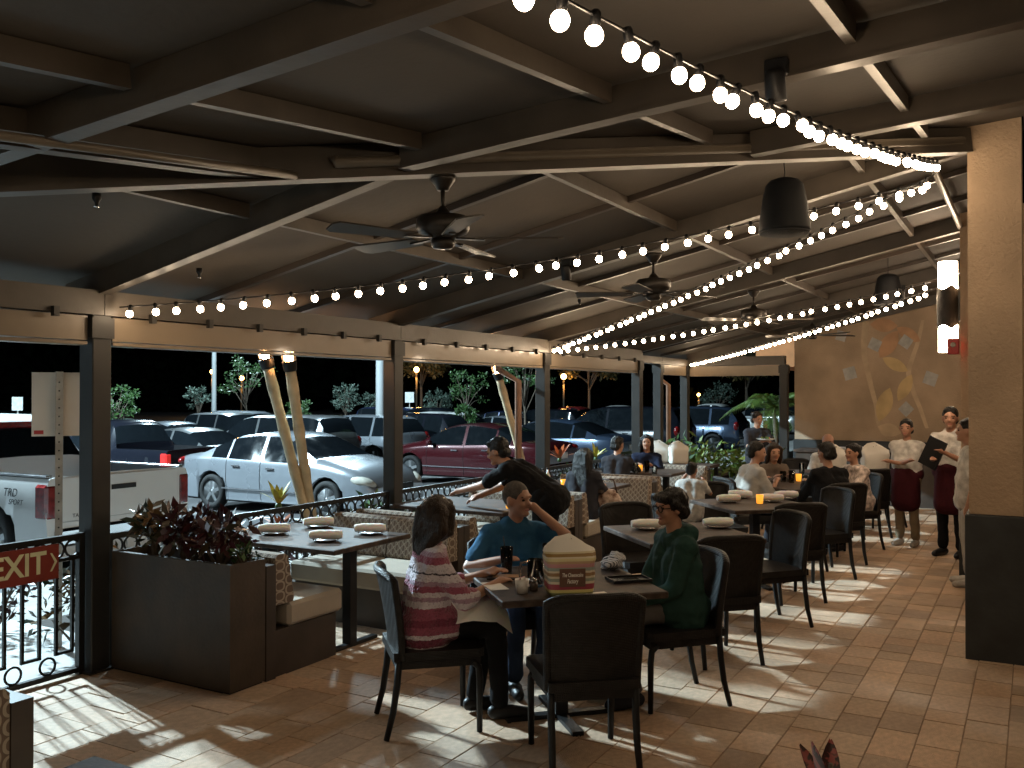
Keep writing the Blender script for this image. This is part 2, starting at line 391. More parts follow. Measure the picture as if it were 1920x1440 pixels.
# ================================================================== patio floor with single pavers
fl = tag(MB().box(-4, 16.4, -5, 5.34, -.45, -.007).build('patio_floor', M('grout', (.33, .245, .175), .9, var=.2, bump=.3)), kind='structure')
tag(MB().box(12.92, 16.4, 5.34, 5.75, -.45, -.02).build('patio_floor_edge', conc_m), kind='structure')
pav = MB().box(-.5, .5, -.5, .5, -.03, 0, 0, .007).mesh('paver', tile_m)
tiles = []
y = 5.33; prev = 0
while y > -1.6:
    wdt = random.choice((.2, .2, .2, .3)); x = .9 + random.random() * .3
    if y - wdt < -1.7: break
    while x < 16.35:
        ln = random.choice((.2, .2, .3, .3, .4)); ln = min(ln, 16.38 - x)
        if ln < .06: break
        tiles.append((x + ln / 2, y - wdt / 2, ln, wdt)); x += ln
    y -= wdt
def seen(x, y):
    d = x * .8686 + y * .4955; l = x * .4955 - y * .8686
    if d < 1: return 99
    px = l / d; py = CAMH / d
    return d if abs(px) < .6 and py < .46 else 99
tiles.sort(key=lambda t: seen(t[0], t[1]))
for i, (x, y, ln, wd) in enumerate(tiles[:300]):
    o = link('paver', pav, fl); o.location = (x, y, random.uniform(-.0025, .0015)); o.scale = (ln - .004, wd - .004, 1)
    o.rotation_euler = (random.gauss(0, .002), random.gauss(0, .002), random.gauss(0, .002))
mb = MB()
for (x, y, ln, wd) in tiles[300:]:
    h = random.uniform(-.0025, .0015); a, b = ln / 2 - .003, wd / 2 - .003; e = .005
    vs = [(x - a, y - b, -.02), (x + a, y - b, -.02), (x + a, y + b, -.02), (x - a, y + b, -.02), (x - a, y - b, h - e), (x + a, y - b, h - e), (x + a, y + b, h - e), (x - a, y + b, h - e),
          (x - a + e, y - b + e, h), (x + a - e, y - b + e, h), (x + a - e, y + b - e, h), (x - a + e, y + b - e, h)]
    mb.add(vs, [(0, 1, 5, 4), (1, 2, 6, 5), (2, 3, 7, 6), (3, 0, 4, 7), (4, 5, 9, 8), (5, 6, 10, 9), (6, 7, 11, 10), (7, 4, 8, 11), (8, 9, 10, 11)])
tag(mb.build('far_pavers', tile_m, fl), kind='stuff')
# ================================================================== the roof over the patio
def z1(Y): return 2.36 + .21 * (5.2 - Y)
def z2(X, Y): return 2.36 + .1107 * (X - .7) + .07 * (5.2 - Y)
def hipY(X): return 5.2 if X < .7 else 5.2 - (X - .7) * 4.815 / 6.09
PX = [.7, 3.76, 6.88, 9.87, 12.92, 15.95]
roof = thing('patio_roof', 'brown timber patio roof on dark posts over the tables', 'roof')
def panel(poly, zf, up=.152, t=.03, mat=ceil_m, name='ceiling_panel'):
    n = len(poly); vs = [(x, y, zf(x, y) + up) for x, y in poly] + [(x, y, zf(x, y) + up + t) for x, y in poly]
    MB().add(vs, [tuple(reversed(range(n))), tuple(range(n, 2 * n))] + [(i, (i + 1) % n, n + (i + 1) % n, n + i) for i in range(n)]).build(name, mat, roof)
f1 = lambda x, y: z1(y)
OUT = 5.75
panel([(.7, OUT), (3.76, OUT), (3.76, hipY(3.76)), (.7, 5.2)], f1)
panel([(3.765, OUT), (6.875, OUT), (6.875, .32), (6.79, .385), (3.765, hipY(3.76))], f1)
for a, b in zip(PX[2:], PX[3:]): panel([(a + .005, OUT), (b - .005, OUT), (b - .005, .1), (a + .005, .1)], f1)
panel([(15.955, OUT), (16.7, OUT), (16.7, .1), (15.955, .1)], f1)
xs2 = [-3, .4, 2.05, 3.7, 5.35, 6.79]
for a, b in zip(xs2, xs2[1:]):
    panel([(a, -4), (b - .005, -4), (b - .005, hipY(b)), (a, hipY(a))] if a >= .7 else ([(a, -4), (b - .005, -4), (b - .005, 5.75), (a, 5.75)] if b < .7 else [(a, -4), (b - .005, -4), (b - .005, hipY(b)), (.7, 5.2), (.7, 5.75), (a, 5.75)]), z2)
def rafter(p, q, w=.06, h=.15, mat=beam_m, name='rafter'):
    p = Vector(p); q = Vector(q); up = Vector((0, 0, h / 2 + .002))
    o = MB().bar(p + up, q + up, w, h).build(name, mat, roof)
    MB().bar(p + Vector((0, 0, .006)), q + Vector((0, 0, .006)), w + .022, .012).build('flange', mat, o)
    return o
for x in PX[1:]:
    ye = hipY(x) + .09 if x < 6.7 else .32
    rafter((x, 5.45, z1(5.45)), (x, ye, z1(ye)))
    # bracket plate over the post
for x in xs2[1:-1]:
    ye = min(hipY(x) - .09, 5.4)
    rafter((x, ye, z2(x, ye)), (x, -3.8, z2(x, -3.8)), .06, .14)
hp = Vector((.7, 5.2, 2.36)); hq = Vector((6.80, .39, 3.372))
rafter(hp - Vector((0, 0, .02)), hq - Vector((0, 0, .02)), .085, .16, name='hip_rafter')
rafter((-.6, 3.22, z2(-.6, 3.22)), (3.2, 3.22, z2(3.2, 3.22)), .06, .14, name='girder')
def purlin(p, q, w=.04, h=.08, mat=beam_m):
    p = Vector(p); q = Vector(q); up = Vector((0, 0, .149 - h / 2)); return MB().bar(p + up, q + up, w, h).build('purlin', mat, roof)
for Y in (3.8, 2.43, 1.05):
    for a, b in zip([.7] + PX[1:], PX[1:] + [16.4]):
        a2 = a
        hx = .7 + (5.2 - Y) * 6.09 / 4.815
        if b <= hx: continue
        a2 = max(a, hx + .1)
        purlin((a2 + .07, Y, z1(Y)), (b - .07, Y, z1(Y)))
for Y in (-.4, .6, 1.6, 2.6):
    for a, b in zip(xs2[1:], xs2[2:]):
        hx = .7 + (5.2 - Y) * 6.09 / 4.815
        b2 = min(b, hx - .12)
        if b2 - a < .3: continue
        purlin((a + .06, Y, z2(a + .06, Y)), (b2 - .06, Y, z2(b2 - .06, Y)))
# thin dark ribs of the ceiling boards
for a in PX[1:]:
    for dx in (1.05, 2.08):
        x = a + dx
        if x > 16.3: continue
        ye = max(hipY(x) + .1, .35) if x < 6.7 else .35
        MB().bar((x, 5.6, z1(5.6) + .13), (x, ye, z1(ye) + .13), .045, .04).build('rib', beamd_m, roof)
# eave header, roll-up shades between the posts
for a, b in ((-3, 3.76), (3.76, 6.88), (6.88, 9.87), (9.87, 12.92)):
    MB().box(a + .003, b - .003, 5.11, 5.29, 2.245, 2.40).build('eave_beam', beam_m, roof)
    sh = MB().box(a + .09, b - .09, 5.155, 5.265, 2.085, 2.238).build('shade_box', fascia_m, roof)
    MB().box(a + .09, b - .09, 5.150, 5.27, 2.055, 2.079, 0, .004).build('hem_bar', fascia_m, sh)
    k = int((b - a) / .52)
    for i in range(k): x = a + .35 + (b - a - .7) * i / max(1, k - 1); MB().box(x - .018, x + .018, 5.075, 5.108, 2.215, 2.275).build('shade_bracket', post_m, roof)
for a, b in ((12.92, 14.6), (14.6, 15.95)):
    MB().box(a + .003, b - .003, 5.42, 5.58, 2.245, 2.36).build('eave_beam', beam_m, roof)
    if a > 13: MB().box(a + .08, b - .08, 5.45, 5.55, 2.07, 2.238).build('shade_box', fascia_m, roof)
MB().box(15.9, 16.06, 3.72, 5.42, 2.245, 2.40).build('eave_beam', beam_m, roof)
MB().box(15.93, 16.03, 3.80, 5.40, 2.06, 2.238).build('shade_box', fascia_m, roof)
def post(x, y, z=2.25, w=.135):
    o = MB().box(x - w / 2, x + w / 2, y - w / 2, y + w / 2, -.013, z, 0, .006).build('post', post_m, roof)
    MB().box(x - w / 2 - .012, x + w / 2 + .012, y - w / 2 - .012, y + w / 2 + .012, 2.10, 2.23).build('bracket', post_m, o)
    MB().box(x - w / 2 - .03, x + w / 2 + .03, y - w / 2 - .03, y + w / 2 + .03, -.01, .012).build('foot_plate', post_m, o)
for x, y in ((.7, 5.2), (3.76, 5.2), (6.88, 5.2), (9.87, 5.2), (12.92, 5.2), (14.6, 5.5), (15.95, 5.5), (15.98, 3.74)): post(x, y)
# downspouts outside the eaves
for x, y in ((9.75, 5.62), (15.4, 5.75)):
    MB().tube([(x - .25, y, 2.22), (x - .25, y, 2.05), (x + .05, y - .12, 1.9), (x + .05, y - .12, -.05)], .042, 8).build('downspout', M('copper_paint', (.34, .19, .13), .5), roof)
# sprinkler and conduit pipes under the beams
def pipe(name, pts, r, label, m=pipe_m):
    t = tag(MB().tube(pts, r, 8).build(name, m), label, 'pipe'); return t
hd = (hq - hp); hn = Vector((-hd.y, hd.x, 0)).normalized()
def hippt(u, off, dz): p = hp + hd * u; q = p - hn * off; return Vector((q.x, q.y, p.z + dz))
pipe('sprinkler_pipe', [hippt(.455, .075, .08), hippt(.456, .075, .05), hippt(.985, .075, .05), Vector((6.55, .62, 3.39)), Vector((6.62, .62, 3.36)), Vector((9.9, .62, 3.36))], .027, 'painted sprinkler pipe along the diagonal hip beam to the stucco pillar')
pipe('conduit', [(1.76, 3.08, z2(1.76, 3.08) + .06), (1.77, 3.08, z2(1.77, 3.08) - .0), (3.3, 3.08, z2(3.3, 3.08) + .0)], .02, 'painted conduit below the left ceiling girder')
for (x, y, z, lab) in ((2.62, 3.62, 2.60, 'tiny dark sprinkler head at the left end of the hip beam'), (4.02, 4.55, z1(4.55) - .0, 'tiny sprinkler head under the first sloping rafter'), (8.6, 4.1, z1(4.1) + .10, 'tiny sprinkler head in the ceiling past the second rafter')):
    t = thing('fire_sprinkler', lab, 'sprinkler', (x, y, z), 0, 'fire sprinklers')
    MB().lathe([(.02, .04), (.02, .015), (.010, .0), (.008, -.015)], 10).build('body', black_m, t)
    MB().lathe([(.015, -.018), (.015, -.021)], 10).build('deflector', chrome_m, t)
# ================================================================== building walls
near = thing('stucco_pillar', 'tan stucco pillar with dark stone base at the right edge', 'pillar')
MB().box(6.79, 7.35, .07, .385, .955, 3.62).build('shaft', stucco_m, near)
MB().box(6.765, 7.375, .045, .41, -.012, .95, 0, .006).build('base', dado_m, near)
sp = thing('sconce_pillar', 'second stucco pillar behind the first, carrying the wall lamp', 'pillar')
MB().box(9.75, 10.4, -.1, .62, .955, 3.52).build('shaft', stucco_m, sp); MB().box(9.73, 10.42, -.12, .64, -.012, .95).build('base', dado_m, sp)
sf = thing('storefront', 'dark glazed restaurant front right of the stucco pillar', 'wall')
MB().box(7.42, 7.6, -5, .0, 2.7, 3.62).build('upper_wall', stucco_m, sf); MB().box(7.40, 7.6, -5, .0, -.01, .35).build('base', dado_m, sf)
for k in range(5):
    y0 = -5 + k; MB().box(7.48, 7.50, y0 + .04, y0 + .96, .36, 2.69).build('pane', cglass_m, sf); MB().box(7.45, 7.54, y0 - .035, y0 + .035, .351, 2.699).build('mullion', post_m, sf)
panel([(6.795, -4), (7.42, -4), (7.42, .06), (6.795, .06)], z2)
tp = thing('third_pillar', 'third stucco pillar hidden behind the first two', 'pillar')
MB().box(13.1, 13.7, -.1, .62, .955, 3.5).build('shaft', stucco_m, tp); MB().box(13.08, 13.72, -.12, .64, -.012, .95).build('base', dado_m, tp)
bw = thing('side_wall', 'stucco building wall running behind the pillars', 'wall')
MB().box(7.36, 9.74, -.15, .02, .955, 3.6).build('upper_wall', stucco_m, bw); MB().box(10.41, 16.38, -.15, .02, .955, 3.6).build('upper_wall', stucco_m, bw)
MB().box(7.38, 9.72, -.15, .04, -.012, .95).build('base', dado_m, bw); MB().box(10.43, 16.38, -.15, .04, -.012, .95).build('base', dado_m, bw)
# end wall with the painted vine
ew = thing('mural_wall', 'tan stucco end wall painted with vines, leaves and pale diamonds', 'wall')
MB().box(16.4, 16.65, -.2, 3.66, .955, 3.75).build('upper_wall', stucco_m, ew)
MB().box(16.37, 16.66, -.2, 3.68, -.02, .95, 0, .005).build('base', dado_m, ew)
# upper soffit wall beyond, orange lamplight put into its stucco colour
eb = thing('far_building', 'stucco block of the building beyond the end wall, coloured as lit orange', 'building')
MB().box(17.4, 21, -2, 4.6, 2.25, 3.6).build('wall', M('orange_lit_stucco', (.48, .20, .08), .9, var=.1, bump=.3), eb); MB().box(17.2, 17.39, -2, 4.7, 3.2, 3.4).build('cornice', beamd_m, eb)
MB().box(17.42, 20.9, -2, 3.3, -.36, 2.24).build('lower_wall', M('orange_lit_stucco'), eb)
def wp(px, py, x=16.4):
    k = (px - 960) / 1720; d = x / (.8686 + .4955 * k); return (d * (.4955 - .8686 * k), CAMH + (738 - py) * d / 1720)
def mural(name, pts, mat, dep=.006, base=16.397):
    poly = [wp(*p) for p in pts]; MB().prism(poly, base - dep, base, axis='x').build(name, mat, ew)
ribbon_m = M('mural_ribbon', (.52, .39, .26), .85, var=.2, scale=4); ml_o = M('mural_orange', (.48, .28, .16), .85, var=.25, scale=3)
ml_y = M('mural_yellow', (.54, .39, .20), .85, var=.25, scale=3); ml_p = M('mural_pale', (.55, .41, .27), .85, var=.2, scale=3); ml_d = M('mural_diamond', (.42, .41, .40), .7, var=.2, scale=8)
def ribbon(pts, ws):
    L = []; Rr = []
    for (x, y), w in zip(pts, ws): L.append((x - w / 2, y)); Rr.append((x + w / 2, y))
    for i in range(len(pts) - 1): mural('vine', [L[i], Rr[i], Rr[i + 1], L[i + 1]], ribbon_m, .005)
def smooth(pts, n=4):
    out = []
    for i in range(len(pts) - 1):
        p0 = pts[max(i - 1, 0)]; p1 = pts[i]; p2 = pts[i + 1]; p3 = pts[min(i + 2, len(pts) - 1)]
        for k in range(n):
            t = k / n
            out.append(tuple(.5 * (2 * b + (c - a) * t + (2 * a - 5 * b + 4 * c - d) * t * t + (3 * b - a - 3 * c + d) * t ** 3) for a, b, c, d in zip(p0, p1, p2, p3)))
    return out + [pts[-1]]
lp = smooth([(1626, 588), (1622, 625), (1621, 662), (1628, 700), (1637, 738), (1643, 762), (1648, 800), (1662, 818)]); ribbon(lp, [13 - 7 * i / len(lp) for i in range(len(lp))])
rp_ = smooth([(1731, 600), (1722, 640), (1710, 675), (1704, 700), (1713, 735), (1725, 765), (1738, 803)]); ribbon(rp_, [6 + 4 * math.sin(math.pi * i / len(rp_)) for i in range(len(rp_))])
def leafm(a, b, w, m):
    ax, ay = a; bx, by = b; dx, dy = bx - ax, by - ay; L = math.hypot(dx, dy); nx, ny = -dy / L, dx / L; pts = []
    for i in range(9): t = i / 8; s = w / 2 * math.sin(math.pi * t) ** .8; pts.append((ax + dx * t + nx * s, ay + dy * t + ny * s))
    for i in range(7, 0, -1): t = i / 8; s = w / 2 * math.sin(math.pi * t) ** .8; pts.append((ax + dx * t - nx * s, ay + dy * t - ny * s))
    mural('leaf', pts, m, .011)
for a, b, w, m in (((1650, 671), (1684, 620), 30, ml_o), ((1655, 671), (1703, 696), 22, ml_y), ((1648, 790), (1669, 727), 30, ml_y), ((1684, 752), (1710, 702), 24, ml_y), ((1646, 800), (1690, 812), 24, ml_p), ((1682, 614), (1726, 640), 24, ml_o), ((1632, 608), (1684, 611), 26, ml_o)): leafm(a, b, w, m)
for cx, cy, r_, a in ((1641, 646, 15, 70), (1699, 641, 15, 80), (1594, 700, 16, 30), (1745, 710, 17, 65), (1699, 767, 15, 90), (1578, 630, 13, 60)):
    mural('diamond', [(cx + r_ * math.cos(R(a + 90 * k)), cy + r_ * math.sin(R(a + 90 * k))) for k in range(4)], ml_d, .016)
# ================================================================== wall lamp and alarm
t = thing('wall_sconce', 'lit cylinder wall lamp with dark scalloped iron band on the pillar', 'lamp', (10.0, .745, 2.16))
r = .088
MB().lathe([(r, .0), (r, .27)], 20).build('shade', shade_m, t); MB().lathe([(r, .61), (r, .89)], 20).build('shade', shade_m, t)
vs = []; fs = []
for k in range(24):
    g = 2 * math.pi * k / 24; sc = .045 * abs(math.cos(g * 2 + .8)) ; rr = r + .012
    vs += [(rr * math.cos(g), rr * math.sin(g), .22 + sc), (rr * math.cos(g) * 1.03, rr * math.sin(g) * 1.03, .44), (rr * math.cos(g), rr * math.sin(g), .66 - sc)]
for k in range(24):
    a = 3 * k; b = 3 * ((k + 1) % 24); fs += [(a, b, b + 1, a + 1), (a + 1, b + 1, b + 2, a + 2)]
MB().add(vs, fs, 0, True).build('iron_band', M('hammered_iron', (.02, .017, .015), .5, metal=.4, var=.4, bump=.6, bscale=40), t)
MB().box(-.04, .04, -.124, -.085, .3, .6).build('wall_plate', iron_m, t)
dup(t, (13.4, .745, 2.16), 0, 'added unseen cylinder wall lamp on the third pillar')  # hidden extra lamp, added to brighten the mural wall
t = thing('fire_alarm', 'small red fire alarm box below the wall lamp', 'alarm', (9.6, .62, 2.12))
MB().box(-.05, .05, .0, .10, 0, .15, 0, .008).build('case', M('alarm_red', (.42, .03, .03), .4), t); MB().lathe([(.025, 0), (.02, .012)], 10, M4=Matrix.Translation((-.05, .05, .09)) @ Matrix.Rotation(R(-90), 4, 'Y')).build('strobe', lamp_m, t)
# ================================================================== strings of bulbs
bulb_me = MB().ell((0, 0, -.047), (.0215, .0215, .0235), seg=12, rings=8).mesh('bulb', bulb_m)
sock_me = MB().lathe([(.010, .012), (.0135, .005), (.0135, -.026), (.010, -.030)], 8).mesh('socket', black_m)
def string(p, q, sag, step, label, first=0):
    p = Vector(p); q = Vector(q); n = max(2, int((q - p).length / step))
    t = thing('string_light', label, 'string light', p, 0, 'strings of round bulbs')
    def at(u): v = (q - p) * u; return Vector((v.x, v.y, v.z - sag * 4 * u * (1 - u)))
    MB().tube([at(i / 24) for i in range(25)], .0045, 5).build('cable', black_m, t)
    for i in range(n):
        u = (i + .5 + random.uniform(-.05, .05)) / n; o = link('bulb', bulb_me, t, at(u)); o.rotation_euler = (random.gauss(0, .16), random.gauss(0, .16), 0)
        s = link('socket', sock_me, o)
string((6.66, .55, 3.29), (-1.6, 1.10, 2.41), .175, .155, 'nearest string of large bulbs running overhead from the pillar to the camera')
string((3.83, 5.06, 2.30), (6.70, .60, 3.17), .13, .142, 'string of bulbs from the leftmost post across the middle to the pillar')
string((9.83, 5.06, 2.30), (6.74, .58, 3.22), .05, .120, 'string of bulbs climbing from the third post to the pillar')
string((9.95, 5.06, 2.30), (10.0, .90, 2.86), .06, .118, 'string of bulbs from the third post to the wall lamp pillar')
string((15.85, 5.36, 2.30), (10.1, .90, 2.80), .05, .15, 'farthest string of bulbs from the corner post to the wall lamp pillar')
string((-.9, 4.4, 2.40), (-.9, -3.2, 2.60), .12, .16, 'added unseen string of bulbs behind the camera along the near end of the roof')  # out of view, added for warm light on floor and pillar
string((2.2, -3.4, 2.75), (6.5, -.6, 3.15), .15, .16, 'added unseen string of bulbs right of the camera in front of the building')  # another unseen string, added for more warm light
# ================================================================== ceiling fans
fan_m = M('fan_bronze', (.022, .018, .015), .4, metal=.4, var=.25); blade_m = M('fan_blade', (.045, .036, .028), .5, var=.3)
def fan(x, y, ang, label):
    z = z1(y) - .005
    t = thing('ceiling_fan', label, 'ceiling fan', (x, y, z), R(ang), 'dark ceiling fans')
    MB().lathe([(.068, .0), (.066, -.022), (.045, -.05), (.038, -.06), (.03, -.075)], 18).build('canopy', fan_m, t)
    MB().lathe([(.012, -.06), (.012, -.17)], 8).build('downrod', fan_m, t)
    mo = MB().lathe([(.018, -.16), (.035, -.185), (.045, -.2), (.125, -.212), (.138, -.225), (.14, -.275), (.128, -.298), (.085, -.315), (.065, -.33)], 22).build('motor_housing', fan_m, t)
    MB().lathe([(.06, -.325), (.062, -.36), (.05, -.378), (.0, -.382)], 16).build('switch_cup', fan_m, mo)
    for k in range(5):
        a = 2 * math.pi * k / 5; M4 = Matrix.Rotation(a, 4, 'Z') @ Matrix.Translation((0, 0, -.325)) @ Matrix.Rotation(R(11), 4, 'X')
        b = MB()
        b.add([M4 @ Vector(v) for v in ((.17, -.045, .004), (.60, -.068, .004), (.63, -.04, .004), (.63, .04, .004), (.60, .068, .004), (.17, .045, .004), (.17, -.045, -.004), (.60, -.068, -.004), (.63, -.04, -.004), (.63, .04, -.004), (.60, .068, -.004), (.17, .045, -.004))],
              [(0, 1, 2, 3, 4, 5), (11, 10, 9, 8, 7, 6)] + [(i, 6 + i, 6 + (i + 1) % 6, (i + 1) % 6) for i in range(6)])
        bl = b.build('blade', blade_m, t)
        MB().bar(M4 @ Vector((.07, 0, .0)), M4 @ Vector((.22, 0, -.008)), .035, .008).build('blade_iron', fan_m, bl)
    return t
for k, (a, lab) in enumerate(((10, 'largest dark ceiling fan hanging from the first rafter near the hip beam'), (40, 'second dark ceiling fan from the camera, under the second rafter'), (65, 'third dark ceiling fan, in front of a row of bulbs'), (22, 'farthest ceiling fan, silhouetted against the mural wall'))): fan(3.97 + 3.04 * k, 2.68, a, lab)
# ================================================================== hanging speakers and small spotlights
def speaker(x, y, z, label, s=1.0):
    t = thing('pendant_speaker', label, 'speaker', (x, y, z), 0, 'hanging loudspeakers')
    MB().lathe([(.0, .335), (.05, .333), (.09, .318), (.115, .29), (.135, .2), (.15, .09), (.158, .02), (.158, .0)], 26).build('cabinet', M('speaker_black', (.008, .0085, .01), .65, var=.2, spec=.25), t)
    MB().lathe([(.158, .0), (.15, -.012), (.0, -.016)], 26).build('grille', M('speaker_grille', (.012, .012, .013), .7, bump=.5, bscale=300), t)
    zz = z1(y) - z + .2
    MB().tube([(-.012, 0, .33), (.014, 0, .38), (-.008, 0, .42), (0, 0, zz)], .004, 5).build('cable', black_m, t)
speaker(5.79, 1.35, 2.755, 'big black bucket-shaped speaker hanging near the pillar'); speaker(11.04, 1.43, 2.76, 'smaller-looking far black speaker hanging before the mural wall')
def spot(x, y, z, rot, label):
    t = thing('spotlight', label, 'spotlight', (x, y, z), rot, 'small black spotlights')
    MB().box(-.03, .03, -.045, .045, -.02, .05, 0, .005).build('bracket', black_m, t)
    M4 = Matrix.Translation((.035, 0, -.05)) @ Matrix.Rotation(R(14), 4, 'Y')
    MB().lathe([(.034, .05), (.04, .03), (.042, -.07), (.036, -.075)], 14, M4=M4).build('can', black_m, t); MB().lathe([(.035, -.066), (.0, -.068)], 14, M4=M4).build('lens', dceram_m, t)
spot(3.66, .88, z2(3.66, .88) + .03, R(180), 'black spotlight clamped to the overhead beam near the bulbs')
spot(6.80, 3.35, z1(3.35) + .06, R(180), 'black spotlight on the second rafter, above the centre string of bulbs')
spot(12.85, 1.5, z1(1.5) - .03, R(180), 'far black spotlight beside the small far speaker')
# ================================================================== iron railing and gate
ring_me = MB().tube([(.05 * math.cos(2 * math.pi * k / 16), 0, .05 * math.sin(2 * math.pi * k / 16)) for k in range(16)], .0075, 6, closed=True).mesh('ring', iron_m)
pick_me = MB().box(-.009, .009, -.009, .009, 0, 1).mesh('picket', iron_m)
def railing(name, x0, x1, y, top, label, cat, low=.03, pairs=True, group=None):
    t = thing(name, label, cat, (x0, y, 0), 0, group); L = x1 - x0
    for z, h in ((top, .035), (top - .13, .02), (low, .03)): MB().box(0, L, -.016, .016, z - h / 2, z + h / 2).build('rail', iron_m, t)
    n = int(L / .21); st = L / n
    for i in range(n):
        xa = i * st + st * .25; xb = xa + st * .5
        for x in (xa, xb): o = link('picket', pick_me, t, (x, 0, low + .13)); o.scale = (1, 1, top - .13 - low - .13)
        MB().box(xa - .009, xb + .009, -.009, .009, low + .12, low + .138).build('cross_bar', iron_m, t)
        link('ring', ring_me, t, (xa + st * .75 if i < n - 1 else xa - st * .25, 0, low + .068))
        for x in (xa, xa + st * .5): link('ring', ring_me, t, (x, 0, top - .068))
    for x in (.0, L): MB().box(x - .02, x + .02, -.02, .02, .0, top + .02).build('stile', iron_m, t); 
    return t
railing('iron_gate', .85, 3.66, 5.2, .86, 'black iron gate with rings carrying the EXIT sign', 'gate')
for a, b, lab in ((3.86, 6.78, 'black iron railing with rings beside the empty front booth'), (6.98, 9.77, 'black iron railing behind the booth being wiped by a busser'), (9.97, 12.82, 'black iron railing behind the far booth with the smiling woman')): railing('iron_railing', a, b, 5.2, .83, lab, 'railing', group='iron railings between the posts')
railing('iron_railing', 13.0, 15.85, 5.55, .83, 'black iron railing at the far corner among green plants', 'railing', group='iron railings between the posts')
# EXIT sign
t = thing('exit_sign', 'red EXIT sign with pale yellow letters hung on the gate', 'sign', (3.265, 5.168, .733))
MB().box(-.225, .225, -.006, .006, -.105, .105, 0, .002).build('plate', M('exit_red', (.20, .028, .018), .5, var=.15), t)
glow_m = M('glow_letters', (.62, .60, .38), .6, var=.08)
me = textmesh('letters', 'EXIT', .185, .001, 'CENTER', sx=.9, bold=.004); me.materials.append(glow_m)
o = link('letters', me, t, (-.03, -.0075, 0)); o.rotation_euler[0] = R(90)
MB().add([(.165, -.009, .055), (.178, -.009, .055), (.212, -.009, 0), (.178, -.009, -.055), (.165, -.009, -.055), (.194, -.009, 0)], [(0, 1, 2, 5), (5, 2, 3, 4)]).build('arrow', glow_m, t)
# ================================================================== planter with croton, booths
t = thing('planter_box', 'tall dark brown planter box beside the leftmost post', 'planter', (3.82, 4.06, 0))
for (x0, x1, y0, y1) in ((0, .03, .03, 1.02), (.25, .28, .03, 1.02), (0, .28, 0, .03), (0, .28, 1.02, 1.05)): MB().box(x0, x1, y0, y1, .012, .75).build('board', planter_m, t)
MB().box(.03, .25, .03, 1.02, .05, .70).build('soil', soil_m, t)
MB().box(.012, .268, .012, 1.038, -.012, .012).build('plinth', black_m, t)
def bench(x0, face, y0, y1, label, soil=True):
    """back of the bench stands at x0, the sitter looks along face*X"""
    t = thing('booth_bench', label, 'bench', (x0, y0, 0), 0, 'upholstered booth benches'); f = face; L = y1 - y0
    def bx(a, b, *r, **k): return MB().box(min(f * a, f * b), max(f * a, f * b), *r, **k)
    bx(.0, .08, 0, L, -.01, .70).build('back_panel', bench_m, t)
    bx(.081, .66, .02, L - .02, -.01, .285).build('base', bench_m, t)
    h = L / 2
    for k in range(2):
        bx(.20, .72, k * h + .004, (k + 1) * h - .004, .29, .44, bev=.022).build('seat_cushion', seat_m, t)
        o = MB()
        prof = [(.082, .445), (.235, .445), (.245, .47), (.19, .735), (.165, .755), (.10, .755), (.082, .735)]
        o.prism([(f * a, z) for a, z in prof], k * h + .006, (k + 1) * h - .006, axis='y'); me = fixn(o.mesh('back_cushion', chain_m)); link('back_cushion', me, t)
    return t
bench(4.11, 1, 4.06, 5.10, 'booth bench backing onto the dark planter box')
bench(6.12, -1, 3.93, 5.10, 'booth bench facing the camera across the empty front booth table')
bench(6.13, 1, 3.93, 5.10, 'booth bench right behind the front booth, facing away')
bench(8.22, -1, 3.93, 5.10, 'booth bench facing the camera behind the busser and man in blue')
bench(8.23, 1, 3.93, 5.10, 'booth bench where the long-haired woman in dark top sits')
bench(10.32, -1, 3.93, 5.10, 'booth bench facing the camera in front of the man in dark polo')
bench(10.33, 1, 3.93, 5.10, 'booth bench under the man in dark polo, facing away')
bench(12.42, -1, 3.93, 5.10, 'farthest booth bench, under the smiling woman')
bench(1.95, -1, 3.02, 4.3, 'bench corner in chain-pattern fabric cut by the lower left edge')
def btable(x0, x1, y0, y1, label):
    cx, cy = (x0 + x1) / 2, (y0 + y1) / 2; t = thing('booth_table', label, 'table', (cx, cy, 0), 0, 'stone-top booth tables')
    a, b = (x1 - x0) / 2, (y1 - y0) / 2
    MB().box(-a, a, -b, b, .705, .74, 0, .006).build('table_top', wood_m, t)
    for s in (-1, 1):
        y = s * (b - .22)
        MB().box(-.035, .035, y - .035, y + .035, .02, .70).build('column', black_m, t); MB().box(-.28, .28, y - .03, y + .03, -.008, .022, 0, .006).build('foot', black_m, t)
        MB().box(-.2, .2, y - .1, y + .1, .695, .704).build('top_plate', black_m, t)
    return t
btable(4.57, 5.40, 3.92, 5.12, 'dark stone booth table set with four napkin rolls'); btable(6.72, 7.55, 3.92, 5.12, 'dark booth table being wiped by the busser'); btable(8.82, 9.62, 3.95, 5.12, 'dark booth table with candle and bottles before the long-haired woman'); btable(10.95, 11.75, 3.95, 5.12, 'far booth table with cups before the smiling woman')
btable(.78, 1.66, 1.2, 2.29, 'dark table corner at the bottom left edge of the picture')
